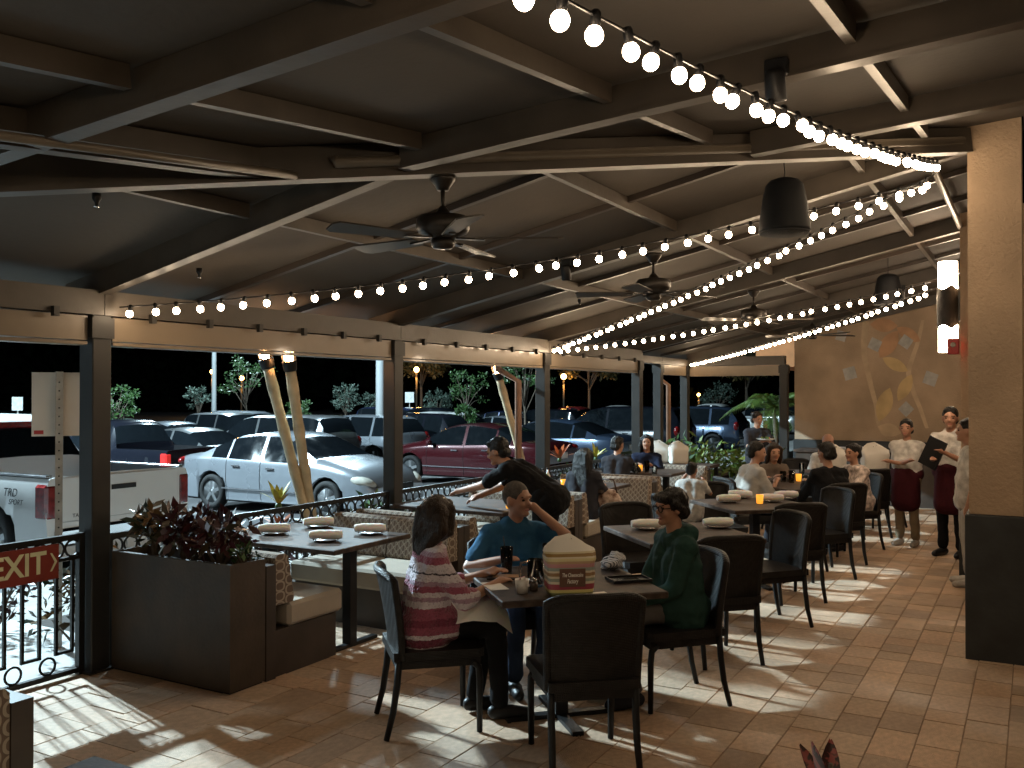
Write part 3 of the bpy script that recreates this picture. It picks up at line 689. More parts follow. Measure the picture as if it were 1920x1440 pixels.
# square tables standing diagonally down the aisle
TC = [4.47, 6.44, 8.45, 10.41, 12.40]; TY = 2.25
def diamond(x, label):
    t = thing('dining_table', label, 'table', (x, TY, 0), R(45), 'square tables turned diagonally')
    MB().box(-.44, .44, -.44, .44, .705, .74, 0, .006).build('table_top', wood_m, t)
    for a in (0, 1):
        M4 = Matrix.Rotation(R(90 * a), 4, 'Z'); MB().box(-.3, .3, -.03, .03, -.008 + .001 * a, .022 + .002 * a, M4=M4).build('foot', black_m, t)
    MB().box(-.035, .035, -.035, .035, .024, .69).build('column', black_m, t); MB().box(-.2, .2, -.2, .2, .692, .704).build('top_plate', black_m, t)
TL = ['square dark table in front holding the striped shopping bag', 'empty square table with two napkin rolls behind the boy in green', 'square table with amber candle and napkin rolls in mid aisle', 'crowded square table of glasses behind the man in grey-white shirt', 'farthest square table before the mural wall']
for x, l_ in zip(TC, TL): diamond(x, l_)
# ------------------------------------------------------------------ wicker chair
def chair_proto():
    t = thing('wicker_chair', 'x', 'chair', (0, 0, 0), 0, 'dark wicker chairs')
    nu, nv = 12, 9; th = .022
    def P(u, v, o):
        w = .225 - .015 * (1 - v)
        x = -.205 - .075 * v ** 1.3 + .055 * u * u * (.4 + .6 * v) + o; z = .40 + .43 * v * (1 - .07 * abs(u) ** 5) ; return (x, u * w, z)
    vs = []; 
    for o in (0, -th):
        for j in range(nv + 1):
            for i in range(nu + 1): vs.append(P(-1 + 2 * i / nu, j / nv, o))
    k = (nu + 1) * (nv + 1); fs = []
    q = lambda j, i: j * (nu + 1) + i
    for j in range(nv):
        for i in range(nu): fs += [(q(j, i), q(j, i + 1), q(j + 1, i + 1), q(j + 1, i)), (k + q(j + 1, i), k + q(j + 1, i + 1), k + q(j, i + 1), k + q(j, i))]
    MB().add(vs, fs, 0, True).build('backrest', wick_m, t)
    edge = [P(-1, j / nv, -th / 2) for j in range(nv)] + [P(-1 + 2 * i / nu, 1, -th / 2) for i in range(nu + 1)] + [P(1, j / nv, -th / 2) for j in range(nv - 1, -1, -1)]
    MB().tube(edge, .021, 8).build('back_frame', wick_m, t)
    s = MB().prism([(-.24, -.20), (-.235, -.215), (.20, -.235), (.235, -.21), (.235, .21), (.20, .235), (-.235, .215), (-.24, .20)], .395, .44); me = fixn(s.mesh('seat', wick_m)); link('seat', me, t)
    MB().prism([(-.22, -.20), (.215, -.215), (.215, .215), (-.22, .20)], .35, .394).build('seat_rail', wick_m, t)
    for s in (-1, 1):
        MB().tube([(.17, s * .205, .37), (.205, s * .208, .34), (.212, s * .208, .28), (.212, s * .205, .003)], [.016, .018, .018, .015], 8).build('leg', black_m, t)
        MB().tube([(-.205, s * .20, .42), (-.215, s * .20, .28), (-.235, s * .20, .14), (-.27, s * .205, .003)], [.018, .018, .017, .015], 8).build('leg', black_m, t)
    return t
ch0 = chair_proto()
first = [True]
def chair(x, y, ang, label):
    if first[0]: first[0] = False; ch0.location = (x, y, 0); ch0.rotation_euler[2] = R(ang); ch0['label'] = label; return ch0
    return dup(ch0, (x, y, 0), R(ang), label)
chair(4.01, 1.90, 40, 'dark wicker chair seen from behind, nearest the camera'); chair(4.05, 2.80, -45, 'dark wicker chair under the woman in pink knit'); chair(5.04, 1.83, 135, 'dark wicker chair under the boy in green hoodie'); chair(4.92, 2.78, -132, 'dark wicker chair under the man in blue polo')
wh = ['near-left', 'left', 'right', 'far']
names = ['the empty table with two napkin rolls', 'the table with the amber candle', 'the crowded table of glasses', 'the farthest square table']
for k, xc in enumerate(TC[1:]):
    for (dx, dy, a, w) in ((-.47, -.40, 45, 'near'), (-.43, .50, -45, 'left'), (.58, -.46, 135, 'right'), (.50, .50, -135, 'back')):
        chair(xc + dx + random.uniform(-.03, .03), TY + dy + random.uniform(-.03, .03), a + random.uniform(-6, 6), 'dark wicker chair on the %s side of %s' % (w, names[k]))
# ================================================================== tableware
nap_me = remesh(MB().tube([(-.115, 0, .028), (-.06, .002, .032), (.02, 0, .032), (.08, -.002, .031), (.112, 0, .03)], [.026, .032, .034, .032, .028], 10), 'napkin_roll', .006, 2, .006, .04); nap_me.materials.append(white_m)
plate_me = MB().lathe([(.0, .0), (.06, .0), (.088, .012), (.092, .014), (.09, .017), (.06, .006), (.0, .005)], 22).mesh('plate', dceram_m)
def setting(x, y, z, ang, label):
    tag(link('plate', plate_me, None, (x, y, z)), 'small dark plate under ' + label, 'plate', 'small plates')
    o = tag(link('napkin_roll', nap_me, None, (x, y, z + .014), R(ang)), label, 'napkin', 'rolled white napkins')
for px, py, a, w in ((515, 1000, 8, 'left front'), (598, 987, 20, 'left back'), (612, 1013, 0, 'right front'), (695, 1000, 0, 'right back')):
    p = cw(px, py, .745); setting(p.x, p.y, .741, YAW - 90 + a, 'napkin roll at the %s place of the empty booth table' % w)
for px, py, a, w in ((1212, 991, 5, 'nearer, left'), (1346, 988, 5, 'farther, right')):
    p = cw(px, py, .745); setting(p.x, p.y, .741, YAW - 90 + a, '%s napkin roll on the table behind the boy' % w)
for px, py, a, w in ((1366, 941, 12, 'leftmost'), (1388, 933, -25, 'second from left'), (1446, 940, -18, 'nearest the candle'), (1474, 934, 4, 'rightmost')):
    p = cw(px, py, .745); setting(p.x, p.y, .741, YAW - 90 + a, '%s napkin roll on the amber candle table' % w)
def candle(x, y, z, label):
    t = thing('candle_holder', label, 'candle', (x, y, z), 0, 'amber votive candles')
    MB().lathe([(.0, .001), (.026, .001), (.03, .01), (.034, .082), (.031, .082), (.027, .012), (.0, .010)], 16).build('glass', amber_m, t)
    c = MB().lathe([(.0, .012), (.02, .012), (.02, .035), (.0, .036)], 10).build('wax', white_m, t); MB().ell((0, 0, .058), (.007, .007, .016), seg=8, rings=6).build('flame', candle_m, c)
CL = ((405, 1003, 'amber candle on the empty front booth table'), (955, 953, 'amber candle on the table the busser wipes'), (1057, 913, 'amber candle beside the long-haired woman'), (1200, 884, 'amber candle among the cups of the smiling woman'), (1424, 944, 'amber candle on the mid aisle table with napkins'), (1497, 902, 'amber candle among the glasses of the crowded table'))
for px, py, lab in CL: p = cw(px, py, .741); candle(p.x, p.y, .741, lab)
def tumbler(x, y, z, h, r, fill, label, fm=None, straw=False):
    t = thing('drinking_glass', label, 'glass', (x, y, z), 0, 'drinking glasses')
    MB().lathe([(.0, .0), (r * .8, .0), (r, h), (r - .003, h), (r * .8 - .003, .012), (.0, .012)], 18).build('glass', clear_m, t)
    if fm: MB().lathe([(.0, .014), (r * .8 - .005, .014), (r * .8 + (r * .2) * fill - .005, h * fill), (.0, h * fill)], 16).build('drink', fm, t)
    if straw: MB().tube([(.01, .0, .02), (-.02, .01, h + .06)], .004, 6).build('straw', black_m, t)
p = cw(950, 1077, .74); tumbler(p.x, p.y, .741, .155, .037, .66, 'tall glass of cola with straw in front of the man in blue', cola_m, True)
p = cw(1004, 1098, .74)
t = thing('beer_mug', 'clear glass mug with handle beside the striped bag', 'mug', (p.x, p.y, .741), R(YAW + 90))
MB().lathe([(.0, .0), (.042, .0), (.045, .01), (.043, .14), (.039, .14), (.04, .015), (.0, .015)], 18).build('glass', clear_m, t); MB().lathe([(.0, .017), (.038, .017), (.038, .075), (.0, .075)], 16).build('water', water_m, t)
MB().tube([(.042, 0, .125), (.075, 0, .12), (.085, 0, .075), (.075, 0, .03), (.043, 0, .025)], .008, 8).build('handle', clear_m, t)
p = cw(979, 1111, .74)
t = thing('sugar_cup', 'small white cup of pink sugar packets on the front table', 'cup', (p.x, p.y, .741))
MB().lathe([(.0, .0), (.028, .0), (.037, .07), (.034, .07), (.026, .005), (.0, .005)], 18).build('cup', M('white_china', (.75, .74, .72), .3, var=.04), t)
for k in range(4): MB().box(-.022, .022, -.004, .0, .02, .08, M4=Matrix.Translation((0, -.012 + .008 * k, 0)) @ Matrix.Rotation(R(-8 + 5 * k), 4, 'X')).build('packet', M('pink_paper', (.72, .22, .34), .6) if k % 2 else paper_m, t)
p = cw(1001, 1107, .74)
t = thing('salt_shaker', 'small glass shaker with dark steel top beside the bag', 'shaker', (p.x, p.y, .741)); MB().lathe([(.0, 0), (.02, 0), (.022, .03), (.017, .045)], 14).build('jar', dceram_m, t); MB().lathe([(.018, .045), (.018, .06), (.0, .066)], 14).build('cap', chrome_m, t)
def paper(px, py, w, h, ang, label, m=paper_m, z=.7415, name='paper_slip', cat='paper'):
    p = cw(px, py, z); tag(MB().box(-w / 2, w / 2, -h / 2, h / 2, 0, .0012).build(name, m, None, (p.x, p.y, z), R(ang)), label, cat)
paper(927, 1098, .20, .10, 48, 'white paper slip by the edge of the front table'); paper(1105, 1116, .22, .12, -40, 'white paper lying under the striped bag')
p = cw(948, 1083, .74); t = thing('bill_folder', 'open bill folder with tan slip beside the cola', 'folder', (p.x, p.y, .7415), R(-62)); MB().box(-.10, .10, -.06, .06, 0, .008).build('cover', black_m, t); MB().box(-.07, .085, -.035, .04, .009, .011).build('slip', M('tan_paper', (.42, .25, .14), .7), t)
p = cw(1178, 1088, .74); t = thing('bill_tray', 'black tray with a shiny receipt before the boy', 'tray', (p.x, p.y, .741), R(-45)); MB().box(-.11, .11, -.07, .07, 0, .006, 0, .002).build('tray', black_m, t)
for a in ((-.11, .11, -.07, -.062), (-.11, .11, .062, .07), (-.11, -.102, -.061, .061), (.102, .11, -.061, .061)): MB().box(*a, .006, .016).build('rim', black_m, t)
MB().box(-.07, .06, -.03, .035, .0065, .008).build('receipt', cglass_m, t)
mb = MB()
for k in range(5): mb.ell((random.uniform(-.05, .05), random.uniform(-.04, .04), .02 + .012 * k), (.07, .05, .02), Euler((random.uniform(-.4, .4), random.uniform(-.3, .3), random.uniform(0, 3))).to_matrix())
strip_m = M('striped_cloth', (.35, .36, .38), .8); n, l, b = nodes(strip_m); wv = n.new('ShaderNodeTexWave'); wv.inputs['Scale'].default_value = 28; tcn = n.new('ShaderNodeTexCoord'); l.new(tcn.outputs['Object'], wv.inputs[0]); rr = ramp(n, [(.3, (.07, .08, .10)), (.55, (.62, .62, .64))]); l.new(wv.outputs['Fac'], rr.inputs[0]); l.new(rr.outputs[0], b.inputs['Base Color'])
me = remesh(mb, 'cloth', .008, 3, .03, .05); me.materials.append(strip_m); p = cw(1152, 1066, .74); tag(link('crumpled_cloth', me, None, (p.x, p.y, .741)), 'crumpled striped napkin between the bag and the boy', 'napkin')
# ------------------------------------------------------------------ striped take-away bag
bagm = M('bag_plastic', (.72, .66, .55), .45, var=.05); n, l, b = nodes(bagm); tcn = n.new('ShaderNodeTexCoord'); spn = n.new('ShaderNodeSeparateXYZ'); l.new(tcn.outputs['Object'], spn.inputs[0])
mrn = n.new('ShaderNodeMapRange'); mrn.inputs[1].default_value = 0; mrn.inputs[2].default_value = .32; l.new(spn.outputs['Z'], mrn.inputs[0])
Wt = (.68, .60, .47)
rr = ramp(n, [(0, (.16, .17, .06)), (.07, (.62, .55, .22)), (.12, (.34, .06, .09)), (.21, Wt), (.25, (.30, .33, .27)), (.30, Wt), (.335, (.33, .20, .10)), (.39, Wt), (.42, (.30, .36, .33)), (.47, (.5, .24, .26)), (.53, (.45, .30, .18)), (.57, (.62, .55, .30)), (.61, (.66, .58, .44)), (.635, (.28, .17, .05)), (.68, (.62, .55, .35)), (.71, (.80, .77, .71))], 'CONSTANT')
l.new(mrn.outputs[0], rr.inputs[0]); l.new(rr.outputs[0], b.inputs['Base Color'])
whitebag_m = M('bag_white', (.68, .64, .58), .5, var=.05)
def bag(x, y, z, ang, label, s=1.0, m=bagm, text=True):
    t = thing('takeaway_bag', label, 'bag', (x, y, z), R(ang), 'plastic take-away bags with handle holes'); t.scale = (s, s, s)
    secs = [(0, .105, .066), (.012, .116, .078), (.05, .124, .084), (.085, .121, .08), (.12, .127, .085), (.155, .124, .08), (.19, .131, .076), (.22, .135, .06), (.25, .133, .042), (.28, .136, .025), (.31, .134, .011), (.33, .133, .004)]
    N = 36; vs = []; fs = []; rs = random.Random(int(abs(x * 100)))
    for j, (zz, a, b2) in enumerate(secs):
        for k in range(N):
            g = 2 * math.pi * k / N; c, sn = math.cos(g), math.sin(g); e = .36
            cx = math.copysign(abs(c) ** e, c) * b2; cy = math.copysign(abs(sn) ** e, sn) * a; w = rs.uniform(-.005, .005) * (1 if j > 2 else .3)
            rz = float(np.interp(cy, [-.14, -.085, -.03, .012, .05, .095, .14], [.232, .262, .30, .325, .318, .283, .245])); u = max(0, (zz - .19) / .14)
            vs.append((cx + w, cy + w, zz if u == 0 else .19 + (rz - .19) * min(1, u) + rs.uniform(-.003, .003)))
    for j in range(len(secs) - 1):
        for k in range(N): fs.append((j * N + k, j * N + (k + 1) % N, (j + 1) * N + (k + 1) % N, (j + 1) * N + k))
    fs.append(tuple(reversed(range(N)))); fs.append(tuple((len(secs) - 1) * N + k for k in range(N)))
    MB().add(vs, fs, 0, True).build('sack', m, t)
    for s2 in (-1, 1):
        M4 = Matrix.Translation((s2 * .0175, .006, .279)) @ Matrix.Rotation(R(90 - s2 * 17), 4, 'Y') @ Matrix.Rotation(R(50), 4, 'Z')
        MB().lathe([(.0, .001), (.017, .0), (.017, -.001)], 14, M4=M4 @ Matrix.Diagonal((1.25, .62, 1, 1))).build('handle_hole', M('hole_shadow', (.05, .035, .02), .9), t)
    if text:
        lb = MB().box(-.0885, -.0865, -.068, .068, .055, .148).build('label_panel', M('label_brown', (.16, .085, .06), .5), t)
        for body, zz, sz in (('The Cheesecake', .115, .0275), ('Factory', .083, .031)):
            me = textmesh('lettering', body, sz, .0006, shear=.18, sx=.60, bold=.0006); me.materials.append(M('label_white', (.8, .76, .7), .5)); o = link('lettering', me, lb, (-.0893, 0, zz)); o.rotation_euler = (R(90), 0, R(-90))
p = cw(1067, 1113, .742); bag(p.x, p.y, .743, YAW + 8, 'striped plastic bag reading The Cheesecake Factory on the front table', .96)
for px, py, d, ang, lab, z in ((1236, 862, 13.4, 20, 'white bag with dark handle hole, left of a pair by the far post', .8), (1272, 857, 13.2, 40, 'white bag with dark handle hole, right of a pair by the far post', .82), (1566, 868, 12.2, 30, 'white bag behind the girl at the crowded table', .78), (1640, 858, 11.6, 25, 'large white bag on the far table beside the server', .74)):
    lx = (px - 960) / 1720 * d; X = d * .8686 + lx * .4955; Y = d * .4955 - lx * .8686
    bag(X, Y, .742, ang, lab, 1.05 if px < 1600 else 1.25, whitebag_m, False)
# side stations carrying the far bags
def station(x, y, w, dpt, label):
    t = thing('service_table', label, 'table', (x, y, 0)); MB().box(-w / 2, w / 2, -dpt / 2, dpt / 2, .70, .741, 0, .004).build('table_top', wood_m, t)
    for a in (-1, 1):
        for b2 in (-1, 1): MB().box(a * (w / 2 - .04) - .025, a * (w / 2 - .04) + .025, b2 * (dpt / 2 - .04) - .025, b2 * (dpt / 2 - .04) + .025, -.008, .699).build('leg', black_m, t)
station(12.75, 4.43, .45, .95, 'small dark stand under the two white bags by the far post')
t = thing('service_counter', 'long low dark counter with plates along the end wall', 'counter', (15.6, 1.9, 0)); MB().box(-.3, .3, -1.5, 1.5, 0, .80).build('body', bench_m, t); MB().box(-.33, .33, -1.53, 1.53, .801, .84, 0, .005).build('counter_top', wood_m, t)
for k, (y, n) in enumerate(((2.75, 3), (2.3, 4), (1.7, 2))):
    tt = thing('plate_stack', ['small stack of white plates on the counter, left', 'taller stack of white plates on the counter, middle', 'low stack of white plates on the counter, right'][k], 'plates', (15.55, y, .841), 0, 'stacks of white plates')
    for i in range(n): link('plate', MB().lathe([(.0, .0), (.08, .0), (.12, .012), (.12, .015), (.08, .004), (.0, .004)], 18).mesh('plate', M('white_china')), tt, (0, 0, i * .014))
# cups and bottles on the far tables
for px, py, h, r_, f, lab in ((1192, 888, .13, .035, .3, 'clear cup left of the candle before the smiling woman'), (1213, 886, .15, .036, .5, 'tall clear glass right of the candle before the smiling woman'), (1227, 891, .11, .038, .2, 'short clear cup nearest the bench before the smiling woman'), (1484, 905, .14, .036, .3, 'clear glass left of the candle on the crowded table'), (1503, 893, .16, .036, .4, 'glass with a white straw on the crowded table'), (1468, 903, .12, .036, .3, 'clear glass near the woman leaning on the crowded table')):
    p = cw(px, py, .742); tumbler(p.x, p.y, .742, h, r_, f, lab, water_m)
for px, py, m, lab in ((1018, 906, dceram_m, 'dark sauce bottle on the booth table by the third post'), (1027, 905, white_m, 'pale sauce bottle on the booth table by the third post')):
    p = cw(px, py, .742); t = thing('sauce_bottle', lab, 'bottle', (p.x, p.y, .742), 0, 'sauce bottles'); MB().lathe([(.0, 0), (.026, 0), (.028, .08), (.012, .12), (.011, .15)], 12).build('bottle', m, t); MB().lathe([(.013, .15), (.013, .17), (.0, .171)], 10).build('cap', black_m, t)
# ================================================================== cars
def interp(prof, x):
    X = [p[0] for p in prof]; Z = [p[1] for p in prof]; q = [x + d for d in (-.09, -.06, -.03, 0, .03, .06, .09)]
    return float(np.mean(np.interp(q, X, Z)))
CARS = {
 'sedan': dict(L=4.8, W=.91, wb=2.78, wr=.33, T=[(-2.4, .84), (-2.33, .99), (-2.0, 1.045), (-1.72, 1.06), (-1.35, 1.24), (-.95, 1.40), (-.4, 1.468), (.15, 1.455), (.5, 1.38), (1.15, 1.03), (1.5, .975), (2.0, .87), (2.28, .72), (2.4, .52)],
   B=[(-2.4, .80), (-2.3, .97), (-1.7, .995), (0, .945), (1.1, .93), (1.5, .90), (2.05, .78), (2.3, .64), (2.4, .48)], ws=(.48, 1.15), rw=(-1.72, -.95), sw=[(-1.42, -1.02), (-.97, -.17), (-.09, .92)]),
 'suv': dict(L=4.6, W=.92, wb=2.7, wr=.36, T=[(-2.3, .95), (-2.27, 1.1), (-2.2, 1.30), (-1.95, 1.62), (-1.6, 1.68), (0, 1.70), (.35, 1.63), (1.0, 1.17), (1.35, 1.10), (2.0, .97), (2.25, .78), (2.3, .6)],
   B=[(-2.3, .92), (-2.2, 1.06), (-1.0, 1.04), (1.0, 1.0), (1.35, 1.0), (2.0, .88), (2.25, .7), (2.3, .55)], ws=(.33, 1.0), rw=(-2.24, -1.96), sw=[(-1.95, -1.28), (-1.2, -.32), (-.24, .75)]),
 'van': dict(L=5.1, W=.98, wb=3.0, wr=.34, T=[(-2.55, 1.0), (-2.5, 1.2), (-2.42, 1.55), (-2.25, 1.73), (-1.8, 1.77), (.2, 1.76), (.7, 1.66), (1.5, 1.14), (1.8, 1.05), (2.3, .92), (2.5, .74), (2.55, .55)],
   B=[(-2.55, .96), (-2.45, 1.05), (0, 1.02), (1.5, .98), (1.9, .92), (2.3, .82), (2.5, .66), (2.55, .5)], ws=(.62, 1.5), rw=(-2.48, -2.27), sw=[(-2.28, -1.15), (-1.07, -.1), (-.02, 1.15)]),
 'pickup': dict(L=5.3, W=.94, wb=3.25, wr=.37, T=[(-2.65, 1.12), (-.80, 1.12), (-.79, 1.13), (-.58, 1.66), (-.3, 1.75), (.35, 1.75), (.65, 1.68), (1.2, 1.22), (1.5, 1.14), (2.35, 1.03), (2.6, .85), (2.65, .65)],
   B=[(-2.65, 1.10), (-.7, 1.10), (0, 1.08), (1.2, 1.06), (1.5, 1.04), (2.35, .93), (2.6, .78), (2.65, .6)], ws=(.63, 1.2), rw=(-.77, -.56), sw=[(-.5, -.1), (-.02, .92)], bed=(-2.6, -.82)),
}
def car_meshes(kind):
    c = CARS[kind]; L = c['L']; h = L / 2; ra = c['wr'] + .055; zc = c['wr']
    wx = (-c['wb'] / 2 - .02, c['wb'] / 2 + .06)
    xs = set(np.linspace(-h, h, 36).round(3))
    for w in wx:
        for k in range(9): xs.add(round(w + ra * math.cos(math.pi * k / 8), 3))
        xs.add(round(w - ra - .004, 3)); xs.add(round(w + ra + .004, 3))
    for a, b in c['sw'] + [c['ws'], c['rw']]: xs.add(a); xs.add(b)
    if 'bed' in c: xs.add(c['bed'][0]); xs.add(c['bed'][1])
    xs = sorted(xs)
    sec = []
    for x in xs:
        e = (abs(x) / h) if kind != 'pickup' or x > 0 else 0; w = c['W'] * (1 - .13 * max(0, e - .72) ** 1.6 / .28 ** 1.6)
        if e > .985: w *= .93
        zb = .20 + (.08 if e > .9 else 0)
        for wq in wx:
            if abs(x - wq) < ra: zb = max(zb, zc + math.sqrt(max(0, ra * ra - (x - wq) ** 2)))
        T = interp(c['T'], x); B = min(interp(c['B'], x), T - .01)
        g = min(1, max(0, (T - B) / .45)); wr = w * (.90 - .17 * g)
        zm = max(zb + .02, .62 * B + .0); bed = 'bed' in c and c['bed'][0] <= x <= c['bed'][1]
        if bed: P = [(w * .95, zb), (w, max(zb + .01, zm)), (w * .985, max(zb + .015, B - .07)), (w * .955, B), (w * .88, B + .01), (w * .86, B - .45), (0, B - .45)]
        else: P = [(w * .95, zb), (w, max(zb + .01, zm)), (w * .985, max(zb + .015, B - .07)), (w * .955, B), (wr, T - .05 * g - .008), (wr * .8, T - .012 * g), (0, T + .012)]
        sec.append((x, P))
    parts = {}
    def put(n, q):
        m = parts.setdefault(n, MB()); m.add(q, [tuple(range(len(q)))], 0, True)
    for (xa, A), (xb, Bp) in zip(sec, sec[1:]):
        xm = (xa + xb) / 2
        for j in range(6):
            n = 'body'
            if j == 3:
                for k, (a, b) in enumerate(c['sw']):
                    if a <= xm <= b: n = 'side_window%d' % k
            if j >= 4 and c['ws'][0] <= xm <= c['ws'][1]: n = 'windshield'
            if j >= 4 and c['rw'][0] <= xm <= c['rw'][1]: n = 'rear_window'
            if 'bed' in c and c['bed'][0] <= xm <= c['bed'][1] and j >= 4: n = 'bed_liner'
            for s in (1, -1):
                q = [(xa, s * A[j][0], A[j][1]), (xb, s * Bp[j][0], Bp[j][1]), (xb, s * Bp[j + 1][0], Bp[j + 1][1]), (xa, s * A[j + 1][0], A[j + 1][1])]
                put(n + ('' if not n.startswith('side') else ('L' if s > 0 else 'R')), q if s < 0 else q[::-1])
    for x, P, s in ((sec[0][0], sec[0][1], 1), (sec[-1][0], sec[-1][1], -1)):
        q = [(x, y, z) for y, z in P] + [(x, -y, z) for y, z in reversed(P[:-1])]; put('body', q if s > 0 else q[::-1])
    out = {}
    for n, m in parts.items():
        me = m.mesh(n.rstrip('LR0123456789'), cglass_m if 'wind' in n else (black_m if n == 'bed_liner' else plate_m))
        bm = bmesh.new(); bm.from_mesh(me); bmesh.ops.remove_doubles(bm, verts=bm.verts, dist=1e-4); bmesh.ops.recalc_face_normals(bm, faces=bm.faces); bm.to_mesh(me); bm.free()
        if 'wind' in n:
            me.transform(Matrix.Diagonal((1, 1, 1, 1)))
        try: me.set_sharp_from_angle(angle=R(38))
        except Exception: pass
        out[n] = me
    return out, wx
tyre_me = {}; rim_me = {}
def wheel_meshes(r):
    if r in tyre_me: return tyre_me[r], rim_me[r]
    rot = Matrix.Rotation(R(90), 4, 'X')
    t = MB().lathe([(r * .66, -.1), (r * .93, -.105), (r, -.075), (r, .075), (r * .93, .105), (r * .66, .1), (r * .64, .0)], 24, M4=rot).mesh('tyre', tyre_m)
    m = MB().lathe([(r * .68, .085), (r * .62, .07), (r * .60, .0)], 24, M4=rot, mi=0)
    m.lathe([(r * .16, .085), (r * .14, .06)], 12, M4=rot)
    for k in range(5):
        a = 2 * math.pi * k / 5 + .3
        for s in (1,): 
            p = Vector((r * .12 * math.cos(a), -.075, r * .12 * math.sin(a))); q = Vector((r * .64 * math.cos(a), -.07, r * .64 * math.sin(a))); m.bar(p, q, r * .20, .03, up=(0, 1, 0))
    m.lathe([(r * .61, -.02), (.0, -.02)], 20, M4=rot, mi=1)
    tyre_me[r] = t; rim_me[r] = m.mesh('rim', [rim_m, black_m]); return t, rim_me[r]
CM = {}
def paint(name, c, rough=.25, metal=.3): return M('paint_' + name, c, rough, metal=metal, var=.04, scale=1, coat=.8)
def car(kind, x, y, head, label, pm, lit=False, cat='car', name=None, detail=True, group='cars parked in the lot'):
    if kind not in CM: CM[kind] = car_meshes(kind)
    ms, wx = CM[kind]; c = CARS[kind]; z = lot_z(y)
    t = thing(name or {'sedan': 'parked_car', 'suv': 'parked_suv', 'van': 'parked_minivan', 'pickup': 'pickup_truck'}[kind], label, cat, (x, y, z), R(head), group)
    for n, me in ms.items():
        o = link(n.rstrip('LR0123456789'), me, t)
        if n == 'body': o.material_slots[0].link = 'OBJECT'; o.material_slots[0].material = pm
    ty, ri = wheel_meshes(c['wr'])
    for w in wx:
        for s in (1, -1):
            o = link('wheel', ty, t, (w, s * (c['W'] - .115), c['wr']), R(180) if s > 0 else 0); link('rim', ri, o)
    h = c['L'] / 2; W = c['W']
    MB().box(-h + .25, h - .25, -W + .12, W - .12, .16, .5).build('underbody', black_m, t)
    for s in (1, -1):
        if kind == 'pickup':
            MB().box(-h - .015, -h + .20, -W - .012 if s < 0 else W - .15, -W + .15 if s < 0 else W + .012, .66, 1.04, 0, .03).build('tail_light', redlit_m if lit else red_m, t)
        else:
            zt = .88 if kind == 'sedan' else 1.0
            MB().ell((-h + .10, s * (W * .80), zt), (.10, .17, .09 if kind == 'sedan' else .17)).build('tail_light', redlit_m if lit else red_m, t)
        zh = .66 if kind == 'sedan' else .80
        MB().ell((h - .26, s * (W * .80), zh), (.26, .13, .10), Euler((0, R(14), s * R(-22))).to_matrix()).build('headlight', lamp_m, t)
        if detail:
            mi = MB().ell((.78, s * (W + .09), interp(c['B'], .8) + .06), (.07, .10, .065)).build('mirror', pm, t)
            for xx in ([-.75, .12] if kind != 'pickup' else [.05]): MB().bar((xx - .09, s * (W * .995 + .012), interp(c['B'], xx) - .12), (xx + .09, s * (W * .995 + .012), interp(c['B'], xx) - .12), .025, .03).build('door_handle', chrome_m, t)
            MB().bar((-1.1, s * (W + .004), .42), (1.05, s * (W + .004), .42), .018, .02).build('side_trim', chrome_m, t)
    if detail:
        sm = MB()
        for xx in ([c['sw'][-1][1] + .02, (c['sw'][-1][0] + c['sw'][-2][1]) / 2] + ([c['sw'][-2][0] - .03] if kind != 'pickup' else [-.6])):
            for s in (1, -1):
                w_ = W * (1 - .13 * max(0, abs(xx) / h - .72) ** 1.6 / .28 ** 1.6); B_ = interp(c['B'], xx); sm.tube([(xx, s * w_ * .955, .24), (xx, s * (w_ + .001), .62 * B_), (xx, s * (w_ * .985 + .001), B_ - .07), (xx, s * (w_ * .955 + .001), B_)], .0055, 5)
        sm.build('door_seam', tyre_m, t)
    MB().box(-h - .012, -h + .02, -.16, .16, .62 if kind != 'sedan' else .66, .78 if kind != 'sedan' else .80).build('licence_plate', plate_m, t)
    MB().box(-h - .05, -h + .12, -W * .9, W * .9, .36, .56, 0, .03).build('bumper', chrome_m if kind == 'pickup' else pm, t)
    MB().box(h - .06, h + .012, -W * .45, W * .45, .42, .60, 0, .01).build('grille', black_m, t)
    return t
silver = paint('silver', (.27, .29, .32), .28, .5); white = paint('white', (.66, .66, .65), .3, 0); maroon = paint('maroon', (.055, .006, .009), .22, .3); bluegrey = paint('bluegrey', (.04, .06, .10), .25, .4); blackp = paint('black', (.008, .009, .014), .2, .1)
navy = paint('navy', (.02, .03, .08), .25, .3); grey = paint('grey', (.16, .165, .17), .3, .5); redp = paint('red', (.22, .02, .02), .25, .2)
tr = car('pickup', 7.65, 12.95, 90, 'white pickup truck with its tailgate toward the patio', white, cat='truck', lit=False)
tr.scale = (1.1, 1.1, 1.1)
# tailgate, bed rails and lettering of the white pickup
tg = MB().box(-2.672, -2.60, -.78, .78, .62, 1.115, 0, .015).build('tailgate', white, tr); MB().box(-2.682, -2.671, -.16, .16, .93, .985).build('handle', black_m, tg)
for s in (1, -1): MB().box(-2.6, -.85, s * .87 - .04, s * .87 + .04, 1.112, 1.135, 0, .006).build('bed_rail', chrome_m, tr)
bk = M('decal_black', (.02, .02, .022), .5)
for body, yy, zz, sz in (('TACOMA', .52, .685, .06), ('PRE RUNNER', -.50, .70, .045)):
    me = textmesh('lettering', body, sz, .001); me.materials.append(bk); o = link('lettering', me, tg, (-2.676, yy, zz)); o.rotation_euler = (R(90), 0, R(-90))
for body, xx, zz, sz in (('TRD', -2.02, .93, .13), ('SPORT', -2.12, .83, .085)):
    me = textmesh('lettering', body, sz, .001, shear=.3); me.materials.append(bk); o = link('lettering', me, tr, (xx, .948, zz)); o.rotation_euler = (R(90), 0, R(180))
